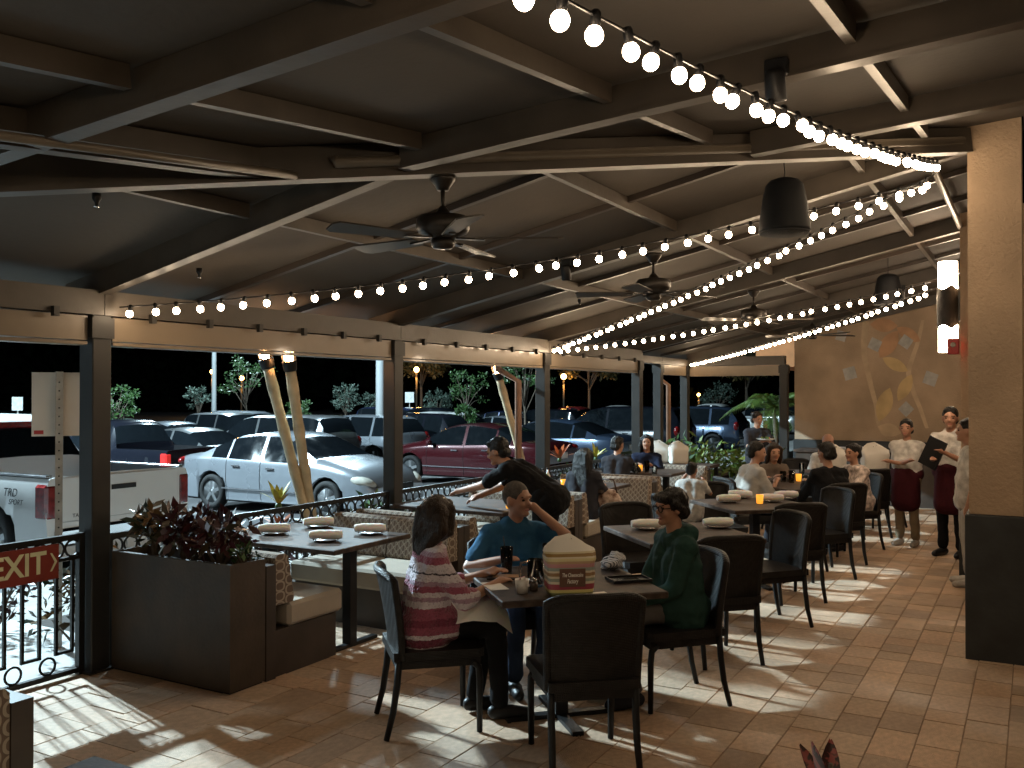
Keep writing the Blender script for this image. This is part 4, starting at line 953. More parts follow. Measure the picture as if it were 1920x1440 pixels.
MB().box(-.64, -.60, -.28, .28, 1.60, 1.66).build('high_brake_light', red_m, tr)
car('sedan', 13.3, 12.3, -90, 'silver sedan parked nose toward the patio behind the torches', silver)
car('sedan', 19.5, 12.1, 90, 'maroon sedan behind the busser', maroon); car('sedan', 23.4, 12.0, 90, 'blue-grey sedan with lit tail lights beyond the third post', bluegrey, lit=True)
car('van', 28.6, 12.3, 90, 'dark minivan with pale roof edge beyond the blue-grey sedan', blackp); car('suv', 33.6, 11.6, 90, 'slate blue SUV seen through the far opening', bluegrey)
car('pickup', 14.9, 19.5, 90, 'black pickup truck behind the white one', blackp, cat='truck', lit=True)
car('sedan', 17.6, 20.0, -90, 'dark grey sedan squeezed beside the black pickup', grey, detail=False); car('van', 20.2, 19.6, 90, 'grey minivan right behind the silver sedan', grey)
car('suv', 23.6, 19.3, 90, 'pale silver hatchback just left of the second post', silver); car('suv', 26.2, 19.2, 90, 'black SUV half hidden by the second post', blackp, lit=True)
car('suv', 29.6, 20.6, 90, 'white SUV right of the second post', white); car('sedan', 33.2, 19.6, 90, 'silver sedan with glinting roof behind the maroon car', silver)
car('sedan', 15.2, 25.0, -90, 'white sedan at the far left behind the sign', white, detail=False); car('sedan', 21.2, 25.2, -90, 'silver sedan beyond the black pickup', silver, detail=False)
car('suv', 27.4, 29.4, 90, 'silver SUV with red tail lights near the slim lamp pole', silver, lit=True, detail=False); car('suv', 38.5, 26.0, -90, 'dark SUV far back below the green trees', blackp, detail=False)
car('sedan', 43.0, 24.8, -90, 'navy car far back right of the green trees', navy, detail=False); car('pickup', 41.0, 19.8, 90, 'red-brown pickup far back right of the third post', redp, cat='truck', detail=False)
car('pickup', 46.0, 19.5, 90, 'white pickup far back beyond the dark minivan', white, cat='truck', detail=False); car('sedan', 43.5, 15.8, 90, 'white sedan far off between the two middle far posts', white, detail=False)
car('pickup', 41.2, 12.8, 90, 'white pickup cab showing above the slate blue SUV', white, cat='truck', detail=False)
for (kd, x, y, pm, lab) in (('suv', 24.4, 25.6, grey, 'grey SUV in the third row above the pale hatchback'), ('sedan', 30.4, 25.8, blackp, 'black sedan in the third row behind the white SUV'), ('van', 34.6, 25.4, navy, 'navy minivan in the third row left of the single torch'), ('sedan', 47.5, 25.0, grey, 'grey sedan in the third row right of the single torch'),
    ('suv', 37.2, 19.8, blackp, 'black SUV just behind the glinting silver sedan'), ('sedan', 10.3, 26.0, grey, 'dark sedan at the far left edge behind the white pickup'), ('suv', 50.5, 13.0, grey, 'grey SUV far off beyond the far opening')): car(kd, x, y, -90 if y > 22 else 90, lab, pm, detail=False)
# ================================================================== vegetation
def leaves(mb, centers, n, size, asp=.5, rs=None, droop=0):
    rs = rs or rng
    for (c, r) in centers:
        k = n
        d = rs.normal(size=(k, 3)); d /= np.linalg.norm(d, axis=1)[:, None]; rad = rs.random(k) ** .45
        P = np.array(c) + d * rad[:, None] * np.array(r)
        for p, nn in zip(P, d):
            a = rs.normal(size=3) + nn * .6; a /= np.linalg.norm(a); b = np.cross(a, rs.normal(size=3)); b /= np.linalg.norm(b) + 1e-9
            s = size * (.6 + .8 * rs.random()); a = a * s; b = b * s * asp; m = p + a * .5 + np.array((0, 0, -droop * s))
            mb.add([p, m + b * .5, p + a, m - b * .5], [(0, 1, 2, 3)])
def tree(x, y, h, r, label, lm=leaf_m, n=48, size=.12, clumps=17, stake=False, name='tree', z=None, trunk=.05, spread=.8):
    z = lot_z(y) if z is None else z; t = thing(name, label, 'tree', (x, y, z), 0, 'young trees of the car park')
    rs = np.random.default_rng(int(abs(x * 31 + y * 17))); mb = MB(); fork = h * .5
    top = h - r * .7
    mb.tube([(0, 0, -.05), (.02, .01, fork * .6), (.0, .03, fork), (.04, 0, top)], [trunk, trunk * .8, trunk * .65, trunk * .2], 7)
    cs = []
    for k in range(clumps):
        g = rs.random() * 6.283; rr = r * math.sqrt(rs.random()) * spread; zz = fork + (h - fork) * (.2 + .8 * rs.random()) * (1 - .35 * (rr / r))
        c = (rr * math.cos(g), rr * math.sin(g), zz); cs.append((c, (r * .24, r * .24, r * .17)))
        if k < 9: mb.tube([(0, .02, fork * (.75 + .03 * k)), (c[0] * .5, c[1] * .5, (fork + zz) / 2 + .05), c], [trunk * .45, trunk * .3, trunk * .1], 5)
    mb.build('trunk', bark_m, t)
    cr = MB(); leaves(cr, cs, n, size, rs=rs); cr.build('crown', lm, t)
    if stake:
        for s in (-.35, .35): MB().tube([(s, .05, -.02), (s, .05, 1.35)], .03, 6).build('stake', M('stake_wood', (.35, .26, .17), .8), t)
    return t
def tpx(px, d): k = (px - 960) / 1720; return d * (.8686 + .4955 * k), d * (.4955 - .8686 * k)
for px, d, h, r, lm, st, lab in ((218, 32, 2.75, .85, leaf_m, False, 'round bright green small tree right of the leftmost post'), (372, 45, 3.0, .75, leafg_m, True, 'grey-green staked sapling left of the slim lamp pole'), (462, 40, 4.4, 1.25, leaf_m, False, 'tall leafy green tree left of the crossed torches'), (563, 42, 2.3, .7, leaf_m, False, 'small dark bush tree right of the crossed torches'),
    (650, 45, 2.9, .95, leafg_m, True, 'grey-green staked tree above the grey minivan'), (703, 48, 2.7, .8, leafg_m, False, 'grey tree in front of the thick lamp pole'), (820, 50, 2.7, .9, leafg_m, True, 'grey sapling between two green trees'), (875, 42, 3.7, 1.2, leaf_m, False, 'bright green spreading tree left of the single torch'), (872, 34, 2.1, .45, leaf_m, True, 'tiny sapling below the spreading green tree'), (1345, 55, 3.0, 1.2, leafg_m, False, 'grey tree far off through the far opening')):
    x, y = tpx(px, d); tree(x, y, h, r, lab, lm, stake=st)
x, y = tpx(985, 29); tree(x, y, 4.2, 1.1, 'green tree behind the single torch', leaf_m, stake=True)
for px, d, h, r, lab in ((790, 85, 7.5, 3.2, 'large tree coloured as lit orange beside the orange street lamp at centre left'), (1105, 80, 7.0, 2.8, 'orange-lit tree right of the middle street lamp'), (1400, 75, 7, 3, 'dim tree far behind the palm')):
    x, y = tpx(px, d); tree(x, y, h, r, lab, leafo_m, n=80, size=.32, clumps=36, trunk=.16)
# far wood, one dark mass
mb = MB(); cs = []
for k in range(150):
    px = -500 + 3000 * k / 150; x, y = tpx(px, 118 + 14 * random.random()); cs.append(((x, y, 2.2 + 2.2 * random.random()), (5, 5, 3.6)))
leaves(mb, cs, 55, 1.9, .7); tag(mb.build('far_trees', M('far_leaf', (.003, .004, .0025), 1, var=.4, spec=0)), 'dark line of trees far behind the car park', 'trees', kind='stuff')
# far street lamps with sodium light
for px, py, d, lab, r_ in ((398, 697, 90, 'orange street lamp beside the slim white pole', .22), (453, 709, 95, 'orange street lamp seen through the leafy tree', .25), (781, 693, 80, 'bright orange street lamp right of the second post', .24), (1057, 706, 78, 'bright orange street lamp right of the third post', .24), (1310, 740, 120, 'tiny distant white-orange lamp beyond the far opening', .2)):
    x, y = tpx(px, d); zt = CAMH + (738 - py) * d / 1720; t = thing('street_lamp', lab, 'street lamp', (x, y, -.65), 0, 'far sodium street lamps')
    MB().tube([(0, 0, 0), (0, 0, zt + .65 - r_ * .8)], .09, 6).build('pole', M('lamp_post_paint', (.12, .09, .06), .6), t); gl = MB().ell((0, 0, zt + .65), (r_, r_, r_), seg=10, rings=8).build('globe', sodium_m, t)
    ld = bpy.data.lights.new('sodium_light', 'POINT'); ld.energy = 260; ld.color = (1, .5, .13); ld.shadow_soft_size = .3
    lo = bpy.data.objects.new('sodium_light', ld); col.objects.link(lo); lo.parent = gl; lo.location = (0, 0, zt + .65 - r_ - .4)
# utility box and small far signs
x, y = tpx(226, 36); t = thing('utility_box', 'pale green utility cabinet behind the black pickup', 'cabinet', (x, y, -.65)); MB().box(-.35, .35, -.3, .3, 0, 1.35, 0, .02).build('cabinet', M('green_enamel', (.22, .30, .24), .5), t); MB().box(-.38, .38, -.33, .33, 1.351, 1.40).build('lid', M('green_enamel'), t)
for px, py, d, w, lab in ((33, 757, 34, .4, 'small white sign far left beyond the white pickup'), (768, 745, 44, .42, 'small white sign on a post right of the second post')):
    x, y = tpx(px, d); zt = CAMH + (738 - py) * d / 1720; t = thing('parking_sign', lab, 'sign', (x, y, -.65), R(YAW - 90)); MB().box(-w / 2, w / 2, -.015, -.0, zt + .65 - .25, zt + .65 + .25).build('panel', plate_m, t); MB().tube([(0, .02, 0), (0, .02, zt + .9)], .03, 6).build('post', galv_m, t)
# near sign seen from behind
t = thing('sign_post', 'blank back of a parking sign on a perforated post beyond the gate', 'sign', (4.04, 5.98, -.06), R(YAW + 24.5 - 90))
MB().box(-.175, .175, .022, .026, 1.51, 1.96, 0, .001).build('panel', signb_m, t); MB().box(-.16, -.10, .0215, .0222, 1.525, 1.552).build('sticker', M('red_sticker', (.4, .03, .03), .5), t)
MB().box(-.024, .024, -.022, .02, 0, 1.965).build('post', galv_m, t)
for k in range(30): MB().lathe([(.006, 0), (.0, .0005)], 8, M4=Matrix.Translation((0, -.0222, .15 + .06 * k)) @ Matrix.Rotation(R(90), 4, 'X')).build('hole', black_m, t)
# ------------------------------------------------------------------ torches
def torch(x, y, base, top, label):
    t = thing('tiki_torch', label, 'torch', (0, 0, 0), 0, 'bamboo torches outside the railing'); p = Vector(base); q = Vector(top); pts = []; rs = []
    n = 22
    for i in range(n + 1):
        u = i / n; pts.append(p.lerp(q, u)); rs.append(.040 + .008 * u + (.006 if i % 4 == 0 else 0))
    MB().tube(pts, rs, 12).build('bamboo_pole', bamboo_m, t)
    d = (q - p).normalized(); M4 = Matrix.Translation(q) @ d.to_track_quat('Z', 'Y').to_matrix().to_4x4()
    h = MB().lathe([(.055, -.02), (.06, .0), (.066, .05), (.066, .07), (.05, .07), (.045, .02)], 14, M4=M4).build('burner', black_m, t)
    for k in range(8): g = 2 * math.pi * k / 8; MB().tube([M4 @ Vector((.06 * math.cos(g), .06 * math.sin(g), .06)), M4 @ Vector((.064 * math.cos(g + .3), .064 * math.sin(g + .3), .21))], .005, 5).build('cage_bar', black_m, h)
    MB().lathe([(.066, .205), (.07, .21), (.066, .22)], 14, M4=M4).build('cage_ring', black_m, h)
    for k in range(7):
        g = 2.4 * k; c = M4 @ Vector((.028 * math.cos(g), .028 * math.sin(g), .11 + .012 * (k % 3))); MB().ell(c, (.016, .016, .05 + .02 * random.random()), seg=8, rings=6).build('flame', flame_m, t)
torch(0, 0, (6.43, 5.62, -.06), (5.98, 5.90, 1.99), 'left bamboo torch of the crossed pair before the silver car'); torch(0, 0, (6.52, 5.74, -.06), (6.05, 5.70, 1.97), 'right bamboo torch of the crossed pair before the silver car'); torch(0, 0, (10.68, 5.65, -.06), (9.93, 5.85, 1.95), 'single leaning bamboo torch beside the third post')
# ------------------------------------------------------------------ shrubs
def shrub(x, y, z, h, r, n, size, m, label, name='shrub', asp=.32, group='shrubs in the planting bed', clumps=7):
    t = thing(name, label, 'plant', (x, y, z), 0, group); rs = np.random.default_rng(int(abs(x * 101 + y * 57))); st = MB(); cs = []
    for k in range(clumps):
        g = 6.283 * k / clumps + rs.random(); rr = r * (.3 + .6 * rs.random()); zz = h * (.45 + .5 * rs.random()); c = (rr * math.cos(g), rr * math.sin(g), zz); cs.append((c, (r * .42, r * .42, h * .28))); st.tube([(c[0] * .2, c[1] * .2, 0), (c[0] * .6, c[1] * .6, zz * .5), c], [.012, .009, .004], 5)
    st.build('stem', bark_m, t); f = MB(); leaves(f, cs, n, size, asp, rs); f.build('foliage', m, t)
for k, (y, m, lab) in enumerate(((4.30, croton_m, 'dark red croton at the near end of the planter box'), (4.58, croton_m, 'dark red croton in the middle of the planter box'), (4.85, mixed_m, 'mottled croton at the far end of the planter box'), (4.15, leaf_m, 'small green plant at the right corner of the planter box'))):
    shrub(3.96 if k < 3 else 4.02, y, .70, .30 if k < 3 else .12, .17 if k < 3 else .08, 34 if k < 3 else 12, .085 if k < 3 else .06, m, lab, 'croton_plant', .4, 'plants in the planter box')
for k in range(14):
    x = 4.6 + .78 * k; y = 5.72 + .35 * random.random()
    shrub(x, y, -.06, .52 + .16 * random.random(), .34, 30, .11, [mixed_m, leaf_m, croton_m][k % 3], '%s bed shrub along the railing from the gate, with %s leaves' % (['first', 'second', 'third', 'fourth', 'fifth', 'sixth', 'seventh', 'eighth', 'ninth', 'tenth', 'eleventh', 'twelfth', 'thirteenth', 'last'][k], ['mottled', 'green', 'dark red'][k % 3]))
for x, y, m, lab in ((4.05, 5.62, mixed_m, 'flowering shrub just outside the gate beside the post'), (4.0, 6.75, croton_m, 'dark red shrub on the walkway edge behind the EXIT sign'), (4.6, 6.35, mixed_m, 'mottled shrub around the foot of the sign post')): shrub(x, y, -.04, .46, .30, 30, .09, m, lab)
for x, y, lab in ((14.2, 5.1, 'green leafy plant in the far corner by the double posts'), (15.2, 4.9, 'pale green leafy plant below the waitress'), (15.4, 4.2, 'low green plant before the far end post')): shrub(x, y, -.01, .95, .42, 46, .16, leaf_m if x < 15 else palm_m, lab, 'leafy_plant', .35, 'green plants at the far corner')
def bromeliad(x, y, z, m, label, h=.22, n=9):
    t = thing('bromeliad', label, 'plant', (x, y, z), 0, 'bright bromeliads by the railing')
    MB().lathe([(.02, 0), (.03, .02), (.02, .05)], 8).build('stem', leaf_m, t)
    for k in range(n):
        g = 2 * math.pi * k / n + .2; L = h * (.8 + .4 * random.random()); up = R(30 + 45 * random.random()); mb = MB(); vs = []
        for i in range(5):
            u = i / 4; w = .022 * math.sin(math.pi * (.15 + .85 * u)) + .002; rr = L * u * math.cos(up); zz = .04 + L * u * math.sin(up) - .25 * L * u * u
            c = Vector((rr * math.cos(g), rr * math.sin(g), zz)); s = Vector((-math.sin(g), math.cos(g), 0)) * w; vs += [c - s, c + s]
        mb.add(vs, [(2 * i, 2 * i + 1, 2 * i + 3, 2 * i + 2) for i in range(4)], 0, True); mb.build('leaf', m, t)
yl = M('leaf_yellow', (.42, .40, .07), .4, var=.3); og = M('leaf_orange', (.45, .13, .05), .4, var=.4)
bromeliad(5.62, 5.42, .80, yl, 'yellow-green bromeliad above the railing of the empty booth', .24); bromeliad(5.55, 5.33, .60, og, 'orange bromeliad behind the rings of the railing', .2); bromeliad(10.72, 5.40, .86, og, 'orange spiky bromeliad behind the man in dark polo', .3); bromeliad(11.9, 5.42, .80, yl, 'pale yellow bromeliad beside the smiling woman', .28)
# croton leaves at the bottom right, close to the camera
t = thing('croton_plant', 'red mottled croton leaves at the bottom right edge', 'plant', (2.66, .50, .10), 0); MB().lathe([(.13, -.005), (.16, .28), (.15, .28), (.12, .24), (.0, .24)], 18).build('pot', planter_m, t); MB().tube([(0, 0, .2), (.01, 0, .62)], [.014, .006], 6).build('stem', bark_m, t)
spm = M('leaf_spotted', (.30, .05, .045), .35, var=.1); n_, l_, b_ = nodes(spm); ns = n_.new('ShaderNodeTexNoise'); ns.inputs['Scale'].default_value = 38; tcn = n_.new('ShaderNodeTexCoord'); l_.new(tcn.outputs['Object'], ns.inputs['Vector']); rr = ramp(n_, [(.46, (.30, .06, .05)), (.53, (.035, .012, .01))]); l_.new(ns.outputs['Fac'], rr.inputs[0]); l_.new(rr.outputs[0], b_.inputs['Base Color'])
for k, (g, up, L) in enumerate(((140, 76, .26), (60, 60, .22), (10, 55, .24), (-60, 40, .2), (200, 35, .2), (100, 20, .2), (-110, 25, .18))):
    vs = []; g = R(g); up = R(up)
    for i in range(7):
        u = i / 6; w = .026 * math.sin(math.pi * (.08 + .9 * u)) + .001; rr_ = L * u * math.cos(up); zz = L * u * math.sin(up) - .22 * L * u * u; c = Vector((rr_ * math.cos(g), rr_ * math.sin(g), .5 + zz)); s = Vector((-math.sin(g), math.cos(g), 0)) * w; vs += [c - s, c - Vector((0, 0, .006)), c + s]
    MB().add(vs, [(3 * i + j, 3 * i + j + 1, 3 * i + 4 + j, 3 * i + 3 + j) for i in range(6) for j in (0, 1)], 0, True).build('leaf', spm, t)
# palm beyond the far opening
def palm(x, y, z, h, label, n=20, L=1.5):
    t = thing('palm', label, 'palm', (x, y, z)); MB().tube([(0, 0, 0), (.05, 0, h * .5), (.0, .05, h)], [.06, .05, .04], 8).build('trunk', bark_m, t)
    for k in range(n):
        g = 2.4 * k; up = R(25 + 50 * random.random()); Lk = L * (.8 + .4 * random.random()); mb = MB(); sp_ = []
        for i in range(9): u = i / 8; rr = Lk * u * math.cos(up); sp_.append(Vector((rr * math.cos(g), rr * math.sin(g), h + Lk * u * math.sin(up) - .75 * Lk * u * u)))
        mb.tube(sp_, [.014 * (1 - .8 * i / 8) for i in range(9)], 5)
        sd = Vector((-math.sin(g), math.cos(g), 0))
        for i in range(1, 26):
            u = i / 26; j = min(7, int(u * 8)); c = sp_[j].lerp(sp_[j + 1], u * 8 - j); tg_ = (sp_[j + 1] - sp_[j]).normalized(); ll = .42 * math.sin(math.pi * (.12 + .8 * u)) 
            for s in (-1, 1):
                e = c + (sd * s * .8 + tg_ * .55 + Vector((0, 0, -.35))).normalized() * ll; w = tg_ * .016; m = c.lerp(e, .4); mb.add([c, m + w, e, m - w], [(0, 1, 2, 3)])
        mb.build('frond', palm_m, t)
palm(20.2, 4.9, -.36, 1.7, 'green palm with arching fronds beyond the far opening'); 
# ================================================================== people
def ik(sh, tg, a, b, pole):
    sh = Vector(sh); tg = Vector(tg); d = tg - sh; L = min(d.length, (a + b) * .985); d = d.normalized(); tg = sh + d * L
    x = (a * a - b * b + L * L) / (2 * L); h = math.sqrt(max(0, a * a - x * x)); p = Vector(pole); p = (p - d * p.dot(d)).normalized()
    return sh + d * x + p * h, tg
def person(label, x, y, ang, pose='sit', seat=.44, s=.9, lean=4, head=(0, 0), lh=None, rh=None, shirt=None, sleeve='short', pants=None, hair='short', hm=None, skin=None, shoe=None, near=False, feet=None, knees=None, z=0, apron=None, glasses=False, twist=0, collar=False, fat=1.0, shade=None, hood=False, pole=None):
    hm = hm or hair_m; skin = skin or skin_m; shoe = shoe or black_m; vox = .0085 if near else .015
    t = thing('person', label, 'person', (x, y, z), R(ang), 'diners and staff on the patio')
    body = MB(); top = MB(); leg = MB(); hr = MB(); fem = s
    la = R(lean); tv = Vector((math.sin(la), 0, math.cos(la))); Y = Vector((0, 1, 0))
    pel = Vector((0, 0, seat + .105 * s)) if pose == 'sit' else Vector((0, 0, .91 * s))
    tw = Matrix.Rotation(R(twist), 3, 'Z')
    chest = pel + tv * .27 * s; neck = pel + tv * .455 * s; fw = tw @ Vector((math.cos(la), 0, -math.sin(la))); Yt = tw @ Y
    hips = [pel + Y * k * .085 * s for k in (1, -1)]
    # torso
    G = .014
    for k in (1, -1):
        for m, e in ((body, 0), (top, G)):
            m.cap(pel + Y * k * .055 * s + tv * .0, chest + Yt * k * .075 * s, (.105 * fat) * s + e * (1 if apron else 1.9), .105 * fat * s + e)
            m.cap(chest + Yt * k * .07 * s, neck - tv * .07 * s + Yt * k * .09 * s - fw * .01, .105 * fat * s + e, .075 * s + e)
    if pose == 'sit':
        for h_ in hips: top.cap(h_ - Vector((.02, 0, 0)), h_ + Vector((.10 * s, 0, .005)), .125 * s + G, .105 * s + G)
    if not apron:
        for m, e in ((top, G),): m.cap(pel - tv * .06 * s + Y * .05 * s, pel - tv * .06 * s - Y * .05 * s, .137 * fat * s + e, .137 * fat * s + e)
    sh = [neck - tv * .065 * s + Yt * k * .165 * s for k in (1, -1)]
    for m, e in ((body, 0), (top, G)):
        m.cap(sh[0], sh[1], .062 * s + e, .062 * s + e); m.cap(neck - tv * .05 * s + Yt * .05 * s, neck - tv * .05 * s - Yt * .05 * s, .07 * s + e, .07 * s + e)
    hy, hpch = head; HR = tw.to_4x4() @ Matrix.Rotation(R(hy), 4, 'Z') @ Matrix.Rotation(R(hpch), 4, 'Y'); hc = neck + tv * .115 * s + Vector((.022, 0, .055)) * s
    H3 = HR.to_3x3(); hp_ = lambda a, b, c: hc + H3 @ (Vector((a, b, c)) * s)
    body.cap(neck - tv * .04 * s, hc - Vector((.01, 0, .06)) * s, .056 * s, .05 * s)
    body.ell(hc + H3 @ (Vector((-.008, 0, .018)) * s), Vector((.098, .078, .098)) * s, H3); body.ell(hp_(.022, 0, -.045), Vector((.068, .058, .07)) * s, H3)
    body.cap(hp_(.088, 0, .008), hp_(.104, 0, -.022), .008 * s, .014 * s); body.ell(hp_(.072, 0, -.088), Vector((.028, .032, .022)) * s, H3)
    for k in (1, -1): body.ell(hp_(-.002, k * .079, -.01), Vector((.02, .012, .032)) * s, H3); body.ell(hp_(.07, k * .034, -.03), Vector((.022, .024, .022)) * s, H3)
    body.cap(hp_(.082, .035, .026), hp_(.082, -.035, .026), .014 * s, .014 * s)
    if collar: top.cap(neck + Yt * .045 * s + tv * .005, neck - Yt * .045 * s + tv * .005, .052 * s, .052 * s)
    if hood:
        top.cap(neck - fw * .06 * s + Yt * .08 * s, neck - fw * .06 * s - Yt * .08 * s, .065 * s, .065 * s); top.cap(neck + Yt * .07 * s, neck + fw * .05 * s - tv * .03, .05 * s, .035 * s); top.cap(neck - Yt * .07 * s, neck + fw * .05 * s - tv * .03, .05 * s, .035 * s)
    # arms
    tgt = [lh, rh]
    for i, k in enumerate((1, -1)):
        tg = Vector(tgt[i]) if tgt[i] else (sh[i] + Vector((.28, k * .02, -.30)) * s if pose == 'sit' else sh[i] + Vector((.05, k * .05, -.5)) * s)
        pl = (pole[i] if pole else (-.35, k * .55, -.8)); el, wr = ik(sh[i], tg, .275 * s, .245 * s, pl)
        body.cap(sh[i], el, .05 * s, .04 * s); body.cap(el, wr, .04 * s, .027 * s)
        fd = (wr - el).normalized(); ax = Vector((0, 0, 1)) if abs(fd.z) < .8 else Vector((1, 0, 0)); sd = fd.cross(ax).normalized(); up = sd.cross(fd).normalized()
        pk = wr + fd * .055 * s
        body.cap(wr, pk, .026 * s, .03 * s)
        for f in range(4):
            a = pk + sd * (f - 1.5) * .019 * s + fd * .015 * s; L = (.036, .041, .039, .03)[f] * s; b = a + fd * L - up * .006 * s; c = b + fd * L * .55 - up * L * .55
            body.cap(a, b, .0098 * s, .009 * s, 8); body.cap(b, c, .009 * s, .008 * s, 8)
        a = wr + fd * .02 * s + sd * k * .022 * s; b = a + (fd * .6 + sd * k * .7 - up * .2).normalized() * .035 * s; body.cap(a, b, .012 * s, .0105 * s, 8); body.cap(b, b + (fd * .9 - up * .35) * .027 * s, .0105 * s, .009 * s, 8)
        if sleeve == 'short': top.cap(sh[i], sh[i].lerp(el, .72), .064 * s, .066 * s)
        elif sleeve == 'elbow': top.cap(sh[i], el, .066 * s, .062 * s); top.cap(el, el.lerp(wr, .25), .062 * s, .058 * s)
        elif sleeve == 'long': top.cap(sh[i], el, .066 * s, .058 * s); top.cap(el, el.lerp(wr, .95), .058 * s, .042 * s)
    # legs
    for i, k in enumerate((1, -1)):
        if pose == 'sit':
            kn = Vector(knees[i]) if knees else Vector((.41 * s, k * .10 * s, seat + .075)); an = Vector(feet[i]) if feet else Vector((.36 * s, k * .10 * s, .085))
        else:
            an = Vector(feet[i]) if feet else Vector((-.01, k * .10 * s, .08)); kn = (hips[i] + an) / 2 + Vector((.03, 0, 0))
        body.cap(hips[i], kn, .085 * s, .055 * s); body.cap(kn, an, .052 * s, .035 * s)
        leg.cap(hips[i], kn, .098 * s, .068 * s); leg.cap(kn, an + Vector((0, 0, .02)), .066 * s, .056 * s)
        f = Matrix.Rotation(R(k * 8), 3, 'Z') @ Vector((.15 * s, 0, 0)); body.cap(an + Vector((-.02, 0, -.04)), an + f + Vector((0, 0, -.05)), .034 * s, .028 * s)
        so = MB(); so.cap(an + Vector((-.03, 0, -.04)), an + f * .5 + Vector((0, 0, -.045)), .043 * s, .043 * s); so.cap(an + f * .5 + Vector((0, 0, -.047)), an + f + Vector((.01, 0, -.052)), .043 * s, .034 * s)
        so.v = [(a, b, max(c, .004)) for a, b, c in so.v]; so.build('shoe', shoe, t)
    leg.cap(hips[0], hips[1], .115 * s, .115 * s)
    for k in (1, -1): leg.cap(pel + Y * k * .05 * s, pel + tv * .1 * s + Y * k * .05 * s, .118 * s, .108 * s)
    bm = remesh(body, 'body', vox, 3); bm.materials.append(skin); link('body', bm, t)
    tm = remesh(top, 'shirt', vox * 1.1, 4, .022 if near else .03, .09); tm.materials.append(shirt or black_m); link('shirt', tm, t)
    lm = remesh(leg, 'trousers', vox * 1.1, 4, .02, .1); lm.materials.append(pants or black_m); link('trousers', lm, t)
    # hair
    if hair != 'bald':
        hr.ell(hp_(-.022, 0, .034), Vector((.102, .087, .098)) * s, H3); hr.cap(hp_(-.06, .03, -.03), hp_(-.06, -.03, -.03), .055 * s, .055 * s)
        hr.cap(hp_(.042, .045, .080), hp_(.042, -.045, .080), .027 * s, .027 * s)
    if hair == 'fringe': hr.cap(hp_(.075, .05, .062), hp_(.075, -.05, .062), .028 * s, .028 * s); hr.cap(hp_(.02, .075, .03), hp_(-.04, .07, -.02), .03 * s, .03 * s); hr.cap(hp_(.02, -.075, .03), hp_(-.04, -.07, -.02), .03 * s, .03 * s)
    if hair in ('long', 'bob'):
        dl = .34 if hair == 'long' else .2
        for b in (-.06, -.03, 0, .03, .06): e = neck - fw * (.075 * s) + Yt * b * 1.5 * s - tv * (dl - .16) * s; hr.cap(hp_(-.06, b, .03), hp_(-.07, b * 1.25, -.08), .05 * s, .048 * s); hr.cap(hp_(-.07, b * 1.25, -.08), e, .048 * s, .026 * s)
        for k in (1, -1): hr.cap(hp_(.01, k * .078, .05), hp_(-.0, k * .088, -.08), .034 * s, .034 * s); hr.cap(hp_(.0, k * .088, -.08), neck + Yt * k * .085 * s - fw * .02 * s - tv * (dl - .22) * s, .034 * s, .018 * s)
    if hair == 'bun': hr.ell(hp_(-.115, 0, .055), Vector((.042, .045, .045)) * s, H3)
    if hair == 'buzz': hr = MB(); hr.ell(hp_(-.014, 0, .026), Vector((.1, .0815, .097)) * s, H3)
    if hr.n: me = remesh(hr, 'hair', vox, 2, .014 if hair != 'buzz' else .002, .03); me.materials.append(hm); link('hair', me, t)
    # face
    em = M('eye_dark', (.02, .014, .012), .2); lipm = M('lips', (.30, .10, .08), .5)
    for k in (1, -1): MB().ell(hp_(.082, k * .033, .004), Vector((.008, .013, .0075)) * s, H3, 8, 6).build('eye', em, t); MB().cap(hp_(.090, k * .020, .026), hp_(.083, k * .052, .026), .0045 * s, .0035 * s, 6).build('eyebrow', hair_m, t)
    MB().ell(hp_(.090, 0, -.062), Vector((.007, .024, .007)) * s, H3, 10, 6).build('mouth', lipm, t)
    if glasses:
        g = MB()
        for k in (1, -1):
            pts = [hp_(.099, k * .034 + .026 * math.cos(2 * math.pi * q / 14), .002 + .02 * math.sin(2 * math.pi * q / 14)) for q in range(14)]; g.tube(pts, .0035, 5, closed=True); g.tube([hp_(.098, k * .06, .006), hp_(.0, k * .084, .008)], .003, 5)
        g.tube([hp_(.1, .01, .005), hp_(.1, -.01, .005)], .003, 5); g.build('glasses', black_m, t)
    if apron:
        a = MB()
        for k in (1, -1):
            for k2 in (0, .5): a.cap(pel + Vector((.03, k * k2 * .075 * s, .03)), pel + Vector((.045, k * k2 * .12 * s, -.34 * s)), .125 * s * fat, .115 * s * fat)
        a.cap(pel + Vector((.0, .09 * s, .03)), pel + Vector((.0, -.09 * s, .03)), .125 * s, .125 * s)
        me = remesh(a, 'apron', vox, 3); me.materials.append(apron); link('apron', me, t)
    return t, dict(head=hc, neck=neck, pel=pel)
def cloth(name, c, rough=.85, var=.15, scale=10): return M('cloth_' + name, c, rough, var=var, scale=scale, bump=.5, bscale=25, spec=.15)
knit = M('cloth_knit', (.4, .1, .16), .95, sheen=.3); n, l, b = nodes(knit); tcn = n.new('ShaderNodeTexCoord'); spn = n.new('ShaderNodeSeparateXYZ'); l.new(tcn.outputs['Object'], spn.inputs[0])
ns = n.new('ShaderNodeTexNoise'); ns.inputs['Scale'].default_value = 60; l.new(tcn.outputs['Object'], ns.inputs['Vector'])
vr = n.new('ShaderNodeTexVoronoi'); vr.inputs['Scale'].default_value = 75; l.new(tcn.outputs['Object'], vr.inputs['Vector'])
